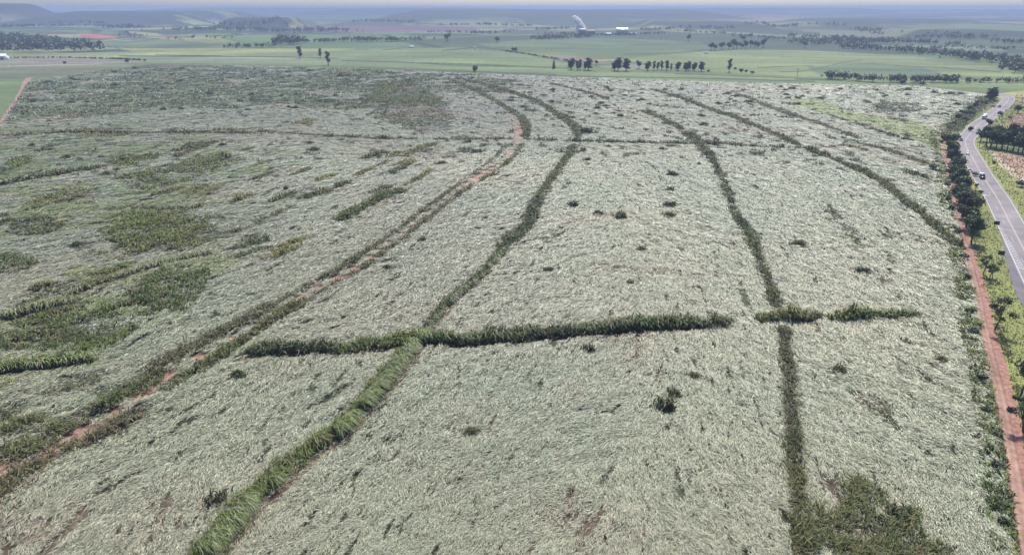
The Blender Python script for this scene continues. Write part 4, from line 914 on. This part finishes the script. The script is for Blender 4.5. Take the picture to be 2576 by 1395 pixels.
def tree(kd, u, v, label, group=None, s=1.0, name=None, var=None, sz=1.0):
    p = at(u, v); z = float(height(p[0], p[1]))
    tcount[0] += 1; k = tcount[0]; t, c = protos[kd][(k if var is None else var) % len(protos[kd])]
    nm = name or {"tall": "gum_tree", "slim": "gum_tree", "conical": "conifer_tree", "broad": "broadleaf_tree", "open": "open_tree", "shrub": "shrub"}[kd]
    o = link(nm, None, loc=(p[0], p[1], z), rz=k * 2.1, label=label, cat="shrub" if kd == "shrub" else "tree", group=group, sc_=(s * 1.6, s * 1.6, s) if kd in ("tall", "slim") else (s * (0.85 + 0.35 * ((k * 0.618) % 1)), s * (0.85 + 0.35 * ((k * 0.382) % 1)), s * (0.82 + 0.36 * ((k * 0.7549) % 1))))
    link("trunk", t, o); link("crown", c, o)
    return o
# the line of gums beyond the field
G1 = "gum trees in the line beyond the field"
for u, v, kd, s, lb in [(1437, 176, "tall", .85, "tall ragged gum standing first in the left group beyond the field"), (1452, 178, "slim", .9, "thin gum next to the first one of the left group"), (1459, 177, "slim", .85, "second thin gum inside the left group"),
                        (1472, 177, "slim", .75, "pale slim gum left of the pointed dark one"), (1480, 177, "tall", .9, "pointed dark gum closing the left group"), (1554, 179, "tall", .88, "left tree of the tallest dark pair"), (1546, 178, "tall", .72, "lower gum half hidden beside the tallest pair"),
                        (1575, 179, "tall", .9, "right tree of the tallest dark pair"), (1607, 173, "broad", 1.3, "round-headed tree with bare trunk right of the tallest pair"), (1629, 178, "tall", .68, "bushy gum after the round-headed tree"),
                        (1645, 178, "slim", .75, "first of the thin gums in the middle of the line"), (1654, 177, "slim", .72, "second of the thin gums in the middle of the line"), (1664, 177, "slim", .75, "third of the thin gums in the middle of the line"),
                        (1677, 178, "slim", .9, "darker thin gum before the low round trees"), (1688, 178, "slim", .55, "short thin gum before the low round trees"), (1705, 178, "tall", .64, "round dark tree in the right half of the line"),
                        (1724, 179, "tall", .6, "left of two merged round trees near the right end"), (1731, 178, "tall", .62, "tree filling the gap between two round ones near the right end"), (1746, 179, "tall", .62, "right of two merged round trees near the right end"), (1764, 180, "tall", .7, "single tall round gum ending the line on the right")]:
    tree(kd, u, v, lb, G1, s)
tree("conical", 1393, 173, "small pointed conifer alone left of the gum line", None, 1.0)
tree("broad", 1500, 165, "small dark bushy tree behind the left gum group", None, 0.95)
tree("slim", 1834, 182, "ghostly bare slender tree right of the gum line", None, 1.0)
for u, v, kd, s, lb in [(1782, 181, "shrub", 1.3, "low shrub right after the last gum of the line"), (1849, 176, "shrub", 1.2, "shrub highest of the four right of the slender tree"), (1864, 182, "shrub", 1.9, "tallest upright shrub right of the slender tree"), (1877, 182, "shrub", 1.4, "round shrub between two others right of the slender tree"), (1892, 186, "shrub", 1.7, "wide low shrub furthest right beside the gum line"),
                        (1195, 181, "shrub", 3.0, "round dark bush on the top edge of the field"), (2270, 212, "shrub", 2.2, "dark bush on the strip under the long dark copse"), (2319, 215, "shrub", 1.8, "small bush right of the one under the copse"),
                        (163, 161, "shrub", 1.9, "square dark bush alone in the grey pasture"), (320, 158, "shrub", 2.0, "dark bush at the right end of the grey pasture"), (1294, 131, "shrub", 3.2, "dark bush on the hedge line between the green hills")]:
    tree(kd, u, v, lb, "single shrubs around the field", s)
tree("slim", 755, 148, "tall feathery tree alone in the pale green field", None, 1.35, var=0); tree("slim", 806, 147, "faint small feathery tree between two taller ones", None, 0.95, var=1); tree("slim", 826, 165, "tall dark feathery tree leaning at the top of the field", None, 1.2, var=1)
GC = "trees along the crest behind the gum line"
for i, (u, v, s) in enumerate([(1789, 128, 1.5), (1798, 128, 1.4), (1816, 124, 1.7), (1833, 125, 1.3), (1845, 123, 1.9), (1853, 123, 1.6), (1866, 123, 1.4), (1876, 122, 1.5), (1888, 121, 1.6), (1899, 121, 1.6), (1906, 121, 1.4), (1920, 121, 1.8)]):
    tree("broad", u, v, "dark round tree in the row along the crest behind the gum line", GC, s * 1.25)
for u, v, s, lb in [(1732, 106, 2.2, "lone round tree on the slope left of the crest row"), (1869, 106, 2.2, "lone tree standing on the far slope above the crest row"), (1126, 104, 2.6, "big dark tree right of the middle copse"), (1250, 107, 2.0, "pale tree alone in the bluish fields"), (2024, 122, 1.9, "tree at the left end of the valley wood")]:
    tree("broad", u, v, lb, "single trees in the middle distance", s)
# roadside trees on the right
GR = "dense dark trees between farm track and road"
LBR = ["dense dark tree at the far end of the roadside row", "dense dark tree second from the far end of the roadside row", "low wide tree near the far end of the roadside row", "dense tree in the upper half of the roadside row, track side", "dense tree in the upper half of the roadside row, road side",
       "dense tree above the gap in the roadside row, track side", "dense tree above the gap in the roadside row, road side", "round tree in the middle of the roadside row, track side", "round tree in the middle of the roadside row, road side", "dark tree below the middle of the roadside row, track side",
       "dark tree below the middle of the roadside row, road side", "large dark tree in the lower half of the roadside row, track side", "large dark tree in the lower half of the roadside row, road side", "dark tree third from the near end of the roadside row", "dark tree second from the near end of the roadside row", "tree with visible trunk at the near end of the roadside row"]
POS = [(2384, 375, 1.0), (2392, 392, 1.0), (2397, 412, .9), (2391, 425, 1.0), (2404, 437, .95), (2398, 455, .95), (2411, 466, .9), (2404, 482, .95), (2419, 492, .95), (2412, 512, .95), (2427, 522, .95), (2419, 545, .95), (2436, 548, .95), (2430, 572, .95), (2444, 585, .85), (2443, 612, .9)]
for i, ((u, v, s), lb) in enumerate(zip(POS, LBR)): tree("broad", u, v, lb, GR, s * 1.3)
for u, v, s, lb in [(2472, 690, .72, "open grey-green tree left of a pair on the verge"), (2488, 705, .7, "open tree right of a pair on the verge"), (2497, 700, .55, "small open tree behind the pair on the verge"), (2501, 832, .98, "thin-crowned tree with leaning trunk throwing shade over the track"), (2566, 1000, 1.05, "thin-crowned tree at the right edge beside the bank"),
                    (2575, 1085, .95, "half-cut open tree at the right edge, lower of two")]:
    tree("open", u, v, lb, "open-crowned trees on the grass verge", s)
# right bank: shrubs and a dark grove across the road
GG = "dark grove across the road"
for i, (u, v, s) in enumerate([(2466, 356, .85), (2480, 366, 1.05), (2492, 372, 1.15), (2505, 374, 1.1), (2519, 376, 1.2), (2533, 379, 1.1), (2547, 381, 1.2), (2560, 384, 1.15), (2572, 386, 1.2), (2588, 388, 1.2), (2488, 356, 1.0), (2505, 358, 1.1), (2524, 360, 1.1), (2545, 362, 1.1), (2566, 364, 1.2)]):
    tree("broad", u, v, ("dark tree in the front line of the grove across the road", "dark tree in the back line of the grove across the road")[i >= 10], GG, s * 1.3)
tree("broad", 2486, 320, "round tree on the inside of the road bend", None, .8)
tree("broad", 2560, 285, "dark round tree above the red soil at the right edge", None, 1.0); tree("shrub", 2515, 292, "low bush on the bank above the road bend", None, 1.3)
tree("tall", 2488, 254, "tall dark gum left of the top of the road", None, .62); tree("tall", 2497, 252, "dark gum closest to the top of the road", None, .58)
for i, (u, v, s) in enumerate([(2463, 262, 1.6), (2452, 270, 1.5), (2440, 278, 1.5), (2430, 290, 1.6), (2418, 286, 1.4), (2410, 300, 1.4), (2444, 290, 1.3), (2425, 305, 1.4), (2480, 262, 1.2), (2570, 470, 1.5), (2440, 330, 1.2), (2398, 316, 1.2)]):
    tree("shrub", u, v, ["dark shrub in the row climbing beside the upper road", "dark bush on the bank under the ploughed field", "dark shrub beside the road bend"][0 if i < 9 else (1 if i == 9 else 2)], "shrubs beside the upper road", s)
for i, (u, v, s) in enumerate([(2452, 443, .9), (2466, 487, .8), (2456, 470, .6), (2540, 300, .9), (2500, 412, .7), (2500, 270, .8)]):
    tree("shrub", u, v, ["small dark shrub at the road edge above the pickup's lane", "small shrub at the road edge below the pickup", "tiny shrub by the grass between trees and road", "bush above the grove across the road", "low bush on the far bank of the road", "dark bush on the grass left of the upper road"][i], "small shrubs on the road verge", s)
# scrub shrubs along the cane edge
for i, (u, v, s) in enumerate([(2382, 470, 1.1), (2392, 530, 1.2), (2408, 590, 1.2), (2424, 650, 1.0), (2430, 705, 1.0), (2436, 790, .9), (2446, 840, .9), (2368, 360, 1.2), (2466, 960, .9), (2482, 1040, .8), (2500, 1180, .9), (2520, 1320, .8), (2345, 427, 1.3), (2384, 505, 1.0)]):
    tree("shrub", u, v, "dark shrub in the weedy strip along the cane edge of the farm track", "shrubs along the cane edge of the farm track", s * .8)

# far woods: each one mass
def wood(px, label, h=10, n=200, seed=0, c1=(0.025, 0.04, 0.022), c2=(0.058, 0.076, 0.038), line=False, width=14, leaf=None, name="woodland"):
    g = np.random.default_rng(3000 + seed); P = atl(px); bl = []
    if line:
        ln = smooth(P, 6.0); k = g.integers(0, len(ln), n); pts = ln[k] + g.normal(0, width / 3, (n, 2))
    else:
        lo, hi = P.min(0), P.max(0); pts = np.zeros((0, 2))
        while len(pts) < n:
            q = g.uniform(lo, hi, (n * 4, 2)); pts = np.vstack([pts, q[inside(q[:, 0], q[:, 1], P)]])
        pts = pts[:n]
    c0 = P.mean(0); zz = height(pts[:, 0], pts[:, 1]); 
    for (x, y), z in zip(pts, zz):
        hh = h * g.uniform(0.55, 1.15); r = hh * g.uniform(0.34, 0.5)
        bl.append((x - c0[0], y - c0[1], z + hh * .6, r, r, hh * .42))
    d = np.hypot(*c0); me = crown_mesh(name, bl, n * 26, leaf or max(1.2, h * 0.22, d / 1000.0), c1, c2, 3100 + seed)
    link(name, me, loc=(c0[0], c0[1], 0), label=label, cat="wood", kind="stuff")
wood([(-60, 135), (60, 133), (180, 132), (270, 129), (240, 122), (150, 112), (70, 100), (-60, 96)], "dark wood at the left edge beyond the white shed", 21, 420, 1)
wood([(-20, 70), (30, 70), (60, 69), (88, 68)], "distant dark tree belt at the far left edge", 15, 70, 2, line=True, width=40)
wood([(85, 66), (160, 66), (250, 68), (350, 73)], "distant bluish tree belt behind the left red field", 14, 120, 3, line=True, width=60)
wood([(432, 78), (520, 78), (640, 79), (760, 80), (872, 80)], "long flat distant wood left of centre", 17, 260, 4, line=True, width=90)
wood([(684, 114), (715, 114), (745, 113), (766, 111), (745, 104), (700, 104)], "compact dark copse in the left middle distance", 17, 70, 5)
wood([(768, 107), (800, 107), (858, 105)], "thin tree belt trailing right from the compact copse", 9, 60, 6, line=True, width=18)
wood([(872, 104), (930, 104), (1000, 104), (1060, 103)], "flat dark tree belt in the middle distance left of centre", 11, 120, 7, line=True, width=40)
wood([(572, 121), (600, 121), (640, 120), (682, 119)], "scattered dark tree belt on the pale field's far edge", 11, 40, 8, line=True, width=14)
wood([(1322, 103), (1400, 102), (1480, 97), (1500, 93), (1420, 93), (1340, 97)], "flat blue-green wood below the mill", 9, 150, 9)
wood([(1380, 88), (1440, 89), (1560, 90), (1660, 86)], "dark wood around the foot of the mill", 9, 120, 10, line=True, width=50)
wood([(1975, 110), (2060, 116), (2150, 116), (2270, 110), (2200, 104), (2060, 104)], "broad bluish valley wood on the right", 14, 260, 11)
wood([(2127, 122), (2200, 128), (2300, 134), (2400, 144), (2517, 160)], "long dark wood descending behind the right green hill", 14, 220, 12, line=True, width=40)
wood([(2512, 180), (2560, 186), (2620, 190), (2620, 165), (2520, 158)], "dark wood mass at the right edge behind the green hill", 14, 110, 13)
wood([(2085, 198), (2150, 203), (2240, 207), (2333, 207)], "long dark copse at the foot of the right green hill", 9, 115, 14, line=True, width=16)
wood([(2352, 207), (2380, 208), (2404, 208)], "small dark copse right of the long one", 9, 40, 15, line=True, width=14)
wood([(2440, 209), (2490, 208), (2540, 209), (2620, 208)], "low dark tree belt behind the top of the road", 7, 54, 16, line=True, width=18)
wood([(2270, 106), (2340, 112), (2420, 116)], "thin bluish tree belt on the far right fields", 12, 70, 17, line=True, width=30)
wood([(1990, 95), (2060, 97), (2150, 99)], "flat far dark strip of trees left of the valley wood", 12, 70, 18, line=True, width=60)
wood([(0, 147), (120, 146), (200, 147), (290, 149), (366, 153)], "dark hedge along the top of the grey pasture", 2.6, 160, 19, line=True, width=5, leaf=1.3, name="boundary_hedge")
wood([(1270, 129), (1330, 138), (1400, 149), (1440, 156)], "dark hedge line down the side of the green hill", 2.4, 110, 20, line=True, width=5, leaf=1.2, name="boundary_hedge")
wood([(1190, 106), (1290, 82), (1200, 80), (1180, 82)], "distant scattered trees by the brown ploughed field", 9, 20, 21)
wood([(1080, 84), (1160, 84), (1260, 84)], "distant sparse tree line under the brown ploughed field", 9, 40, 22, line=True, width=30)
wood([(1718, 80), (1790, 85), (1850, 86)], "small distant tree line right of the mill", 10, 40, 23, line=True, width=40)
wood([(2160, 74), (2200, 80), (2230, 90)], "distant dark slanting wood on the right", 12, 60, 24, line=True, width=50)
for i, (px, lb, h_, n_) in enumerate([([(130, 58), (200, 57), (270, 60)], "distant tree belt above the left red field", 12, 50), ([(300, 84), (330, 90), (360, 96)], "scattered trees on the red and yellow stubble", 8, 14), ([(560, 62), (640, 60), (720, 63)], "distant tree belt at the foot of the flat-topped hill", 13, 70),
        ([(880, 57), (960, 55), (1050, 58)], "distant bluish belt left of the big ridge", 13, 60), ([(1100, 66), (1200, 64), (1330, 68)], "distant belt on the foot of the big ridge", 13, 80), ([(1340, 76), (1420, 74)], "short belt left of the mill", 11, 36),
        ([(1620, 78), (1720, 73), (1840, 74)], "distant belt right of the mill", 12, 70), ([(1850, 92), (1930, 98), (1990, 104)], "belt joining the crest row to the valley wood", 10, 60), ([(1900, 66), (2020, 64), (2130, 66)], "far bluish belt above the valley wood", 14, 70),
        ([(2300, 96), (2400, 94), (2500, 98)], "far belt below the low right hill", 12, 70), ([(2330, 124), (2420, 122), (2560, 128)], "belt on the pale right fields", 9, 50), ([(430, 99), (500, 96), (560, 98)], "sparse belt at the tip of the stubble field", 8, 20)]):
    wood(px, lb, h_, n_, 60 + i, line=True, width=40)
wood([(2530, 108), (2576, 112), (2640, 118)], "distant tree belt at the right edge", 12, 60, 25, line=True, width=40)

# ------------------------------------------------------------------ vehicles
def heading(u, v):
    p = at(u, v); k = int(np.argmin(np.hypot(*(rc - p).T))); t = rt[k]
    return math.atan2(t[1], t[0]) - math.pi / 2
def wheels(o, xs, ys, r, wd):
    for x in xs:
        for y in ys:
            mb = MB(); mb.tube([(x - wd / 2, y, r), (x + wd / 2, y, r)], r, 14); w_ = link("wheel", mb.mesh("wheel", M_TYRE), o)
            mb = MB(); sgn = 1 if x > 0 else -1; mb.tube([(x + sgn * wd * .42, y, r), (x + sgn * wd * .55, y, r)], r * .55, 10); link("rim", mb.mesh("rim", M_CHROME), w_)
def lights(o, y, z, x, s=0.25):
    for sx in (-1, 1):
        mb = MB(); mb.box((sx * x, y, z), (s, .06, .16)); link("headlight" if y > 0 else "tail_light", mb.mesh("light", M_LAMP if y > 0 else M_RED), o)
def car(u, v, paint, label, rev=False, s=1.0, name="car", off=None):
    p = at(u, v); rz = heading(u, v) + (math.pi if rev else 0)
    o = link(name, None, loc=(p[0], p[1], 0.11), rz=rz, label=label, cat="car", group="vehicles on the road", sc_=s)
    mb = MB(); mb.prism([(-2.15, .35), (2.15, .35), (2.2, .62), (2.05, .82), (1.0, .92), (-1.9, .95), (-2.18, .8)], -.86, .86); link("body", mb.mesh("body", paint), o)
    mb = MB(); mb.prism([(1.0, .90), (.35, 1.42), (-1.2, 1.45), (-1.9, .93)], -.74, .74); link("window", mb.mesh("window", M_GLASS), o)
    mb = MB(); mb.prism([(.32, 1.425), (.3, 1.47), (-1.15, 1.49), (-1.22, 1.45)], -.7, .7); link("roof", mb.mesh("roof", paint), o)
    wheels(o, (-.78, .78), (-1.32, 1.35), .32, .22); lights(o, 2.17, .68, .62); lights(o, -2.17, .76, .62)
    return o
def truck(u, v, label, rev=False, box=M_TARP, s=1.0, L=6.5):
    p = at(u, v); rz = heading(u, v) + (math.pi if rev else 0)
    o = link("truck", None, loc=(p[0], p[1], 0.11), rz=rz, label=label, cat="truck", group="vehicles on the road", sc_=s)
    mb = MB(); mb.prism([(L / 2, .55), (L / 2 + 2.1, .55), (L / 2 + 2.15, 1.5), (L / 2 + 1.8, 2.7), (L / 2, 2.8)], -1.2, 1.2); c = link("cab", mb.mesh("cab", M_WHITE), o)
    mb = MB(); mb.prism([(L / 2 + 2.17, 1.55), (L / 2 + 2.19, 1.6), (L / 2 + 1.9, 2.5), (L / 2 + 1.86, 2.5)], -1.05, 1.05); link("windscreen", mb.mesh("windscreen", M_GLASS), c)
    mb = MB(); mb.box((0, -.2, 2.05), (2.5, L, 2.3)); link("cargo_box", mb.mesh("cargo_box", box), o)
    mb = MB(); mb.box((0, -.2, 3.22), (2.44, L - .1, .06)); link("cargo_roof", mb.mesh("cargo_roof", M_WHITE), o)
    mb = MB(); mb.box((0, .8, .72), (1.0, L + 2, .3)); link("chassis", mb.mesh("chassis", M_CARDARK), o)
    wheels(o, (-1.0, 1.0), (-L / 2 + .7, -L / 2 + 1.9, L / 2 + 1.0), .5, .32); lights(o, L / 2 + 2.18, .95, .9); lights(o, -L / 2 - .23, .95, .9)
    return o
def pickup(u, v, label, rev=False, s=1.0):
    p = at(u, v); rz = heading(u, v) + (math.pi if rev else 0)
    o = link("pickup", None, loc=(p[0], p[1], 0.11), rz=rz, label=label, cat="pickup", group="vehicles on the road", sc_=s)
    mb = MB(); mb.prism([(-2.7, .5), (2.6, .5), (2.65, .9), (2.5, 1.15), (1.3, 1.22), (-2.7, 1.2)], -.95, .95); link("body", mb.mesh("body", M_CARDARK), o)
    mb = MB(); mb.prism([(1.3, 1.2), (.7, 1.85), (-.9, 1.88), (-1.1, 1.21)], -.84, .84); link("window", mb.mesh("window", M_GLASS), o)
    mb = MB(); mb.prism([(.66, 1.86), (.64, 1.92), (-.86, 1.95), (-.92, 1.88)], -.82, .82); link("roof", mb.mesh("roof", M_CARDARK), o)
    mb = MB(); mb.box((0, -1.9, 1.65), (1.8, 1.5, .9), .95); link("cargo_cover", mb.mesh("cargo_cover", M_WHITE), o)
    wheels(o, (-.86, .86), (-1.75, 1.7), .38, .25); lights(o, 2.62, .88, .7); lights(o, -2.72, .95, .75)
    return o
pickup(2470, 449, "dark pickup with a white load coming down the long straight", True, 1.1)
car(2434, 388, M_WHITE, "white car with dark windows just below the bend", True, 1.0)
car(2417, 354, M_CARDARK, "small dark car on the outer edge of the bend", False, 1.0)
truck(2476, 299, "white-roofed truck with a greenish box above the bend", True, M_TARP, 1.0)
car(2514, 270, M_CARDARK, "dark car near the top of the road", True, 1.1)
# road signs seen from behind
for u, v, lb in ((2504, 575, "dark square road sign at the start of the hatched nose"), (2515, 652, "dark square road sign beside the slip lane")):
    p = at(u, v); o = link("road_sign", None, loc=(p[0], p[1], 0), rz=heading(u, v), label=lb, cat="road sign", group="road signs on the verge")
    for sx in (-.55, .55):
        mb = MB(); mb.tube([(sx, 0, -.2), (sx, 0, 3.1)], .05, 8); link("post", mb.mesh("post", M_STEEL), o)
    mb = MB(); mb.box((0, -.08, 2.35), (1.9, .05, 1.5)); pn = link("sign_panel", mb.mesh("sign_panel", M_SIGNBACK), o)
    mb = MB()
    for z in (1.9, 2.8): mb.box((0, -.03, z), (1.7, .05, .08))
    link("rail", mb.mesh("rail", M_STEEL), pn)

# ------------------------------------------------------------------ pole, sheds, the mill
p = at(2005, 192); o = link("utility_pole", None, loc=(p[0], p[1], float(height(*p))), label="dark lone utility pole standing in the green strip under the right hill", cat="pole")
mb = MB(); mb.tube([(0, 0, -.3), (0, 0, 9.5)], [.32, .22], 8); link("post", mb.mesh("post", M_BARK), o)
mb = MB(); mb.box((0, 0, 8.8), (2.6, .18, .2)); mb.box((0, 0, 7.9), (1.8, .18, .2)); link("crossarm", mb.mesh("crossarm", M_BARK), o)
mb = MB(); mb.tube([(.6, .3, 6.2), (.6, .3, 7.4)], .4, 10); link("transformer", mb.mesh("transformer", M_STEEL), o)
def shed(u, v, L, D, H, wallm, roofm, label, name="shed", rz=0.0, ridge=0.25, group=None, doors=2):
    p = at(u, v); z = float(height(*p))
    o = link(name, None, loc=(p[0], p[1], z), rz=rz, label=label, cat="building", group=group)
    mb = MB(); mb.prism([(-D / 2, -1), (D / 2, -1), (D / 2, H), (0, H * (1 + ridge)), (-D / 2, H)], -L / 2, L / 2); link("wall", mb.mesh("wall", wallm), o)
    mb = MB()
    for s in (-1, 1):
        a, b = (s * (D / 2 + .4), H - .02), (0, H * (1 + ridge) + .12); mb.prism([a, b, (0, b[1] + .25), (a[0], a[1] + .25)][::s], -L / 2 - .4, L / 2 + .4)
    link("roof", mb.mesh("roof", roofm), o)
    for i in range(doors):
        x = (i + .5) / doors * L - L / 2; mb = MB(); mb.box((x, -D / 2 - .04, H * .33), (min(4.0, L / doors * .5), .1, H * .62)); link("door", mb.mesh("door", M_CARDARK), o)
    return o
shed(-4, 150, 30, 14, 6.0, M_WHITE, M_ROOF, "long white shed with curved pale roof at the left edge", "farm_shed", 0.12, 0.5, doors=3)
shed(1035, 120, 8, 5, 2.2, M_SHED, M_ROOF, "tiny white farm shed on the green hill left of centre", "farm_shed", 0.1); shed(1195, 122, 5, 4, 2.0, M_SHED, M_SHED, "tiny grey farm shed on the hedge line of the green hill", "farm_shed", -0.1)
shed(1776, 135, 7, 4, 1.8, M_SHED, M_SHED, "tiny pale farm shed under the crest row of trees", "farm_shed", 0.05)
GM = "buildings of the distant sugar mill"
shed(1564, 87, 36, 24, 13, M_SHED, M_ROOF, "bright white-roofed mill warehouse, tallest of the mill buildings", "mill_building", 0.0, 0.55, GM, 3)
shed(1463, 88, 20, 16, 15, M_WALL, M_SHED, "dusky mill boiler house under the steam plume", "mill_building", 0.2, 0.2, GM, 2)
shed(1485, 87, 26, 14, 10, M_BRICK, M_BRICK, "reddish low mill hall right of the boiler house", "mill_building", 0.05, 0.25, GM, 3)
shed(1530, 89, 22, 12, 5, M_SHED, M_WHITE, "low mill shed with pale roof between hall and warehouse", "mill_building", -0.1, 0.3, GM, 2)
shed(1590, 88, 24, 12, 4.5, M_WALL, M_SHED, "low grey mill shed right of the white warehouse", "mill_building", 0.05, 0.3, GM, 2)
def chimney(u, v, h, r, lb):
    p = at(u, v); z = float(height(*p)); o = link("mill_chimney", None, loc=(p[0], p[1], z), label=lb, cat="chimney", group="chimneys of the distant sugar mill")
    mb = MB(); mb.tube([(0, 0, -1), (0, 0, h)], [r, r * .7], 12); link("stack", mb.mesh("stack", M_SHED), o)
    mb = MB(); mb.tube([(0, 0, h - .3), (0, 0, h + .4)], r * .9, 12); link("rim", mb.mesh("rim", M_STEEL), o)
    return p, z
pc, zc = chimney(1468, 87, 24, 1.4, "mill chimney under the denser steam"); chimney(1473, 87, 20, 1.2, "second mill chimney beside the steaming one")
def steam():
    g = np.random.default_rng(5); mb = MB()
    k = float(np.hypot(*pc)) / FOC
    path = [(1471, 68, 3.0), (1468, 66, 4), (1464, 64, 5), (1460, 62, 5), (1466, 69, 4), (1458, 66, 4), (1461, 55, 4.5), (1458, 51, 4.5), (1454, 47, 4), (1450, 43, 3.2), (1447, 40, 2.5), (1464, 58, 3.5)]
    for (u, v, r) in path:
        c = (pc[0] + (u - 1470) * k, pc[1] + g.normal(0, 4), CAM_H - (v - V_HOR) * k); r = r * k * 1.7
        V, F = [], []; n, m = 12, 8
        for i in range(m + 1):
            for j in range(n):
                th = math.pi * i / m; ph = 2 * math.pi * j / n
                rr = r * (0.8 + 0.5 * float(vn(np.array([math.cos(ph) * 1.4 + i * .5 + u]), np.array([math.sin(ph) * 1.4 + v]), 9)[0]))
                V.append((c[0] + rr * math.sin(th) * math.cos(ph), c[1] + rr * math.sin(th) * math.sin(ph), c[2] + rr * math.cos(th)))
        for i in range(m):
            for j in range(n): F.append((i * n + j, (i + 1) * n + j, (i + 1) * n + (j + 1) % n, i * n + (j + 1) % n))
        mb.add(V, F)
    m = bpy.data.materials.new("steam"); m.use_nodes = True; t = m.node_tree; t.nodes.clear()
    pv = t.nodes.new("ShaderNodeVolumePrincipled"); pv.inputs["Color"].default_value = (.97, .97, .97, 1); pv.inputs["Density"].default_value = 0.3
    ou = t.nodes.new("ShaderNodeOutputMaterial"); t.links.new(pv.outputs[0], ou.inputs["Volume"])
    link("steam_plume", mb.mesh("steam_plume", m), label="white steam plume drifting up left from the distant mill", cat="steam", kind="stuff")
steam()

# ------------------------------------------------------------------ the air
m = bpy.data.materials.new("haze"); m.use_nodes = True; t = m.node_tree; t.nodes.clear()
pv = t.nodes.new("ShaderNodeVolumePrincipled"); pv.inputs["Color"].default_value = (0.30, 0.37, 0.56, 1)
pv.inputs["Density"].default_value = 1.7e-4; pv.inputs["Anisotropy"].default_value = 0.15
ou = t.nodes.new("ShaderNodeOutputMaterial"); t.links.new(pv.outputs[0], ou.inputs["Volume"])
mb = MB(); mb.box((0, 0, (109 - 60) / 2), (52000, 52000, 169))
link("haze", mb.mesh("haze", m), label="blue haze filling the air over the whole countryside", cat="haze", kind="stuff")
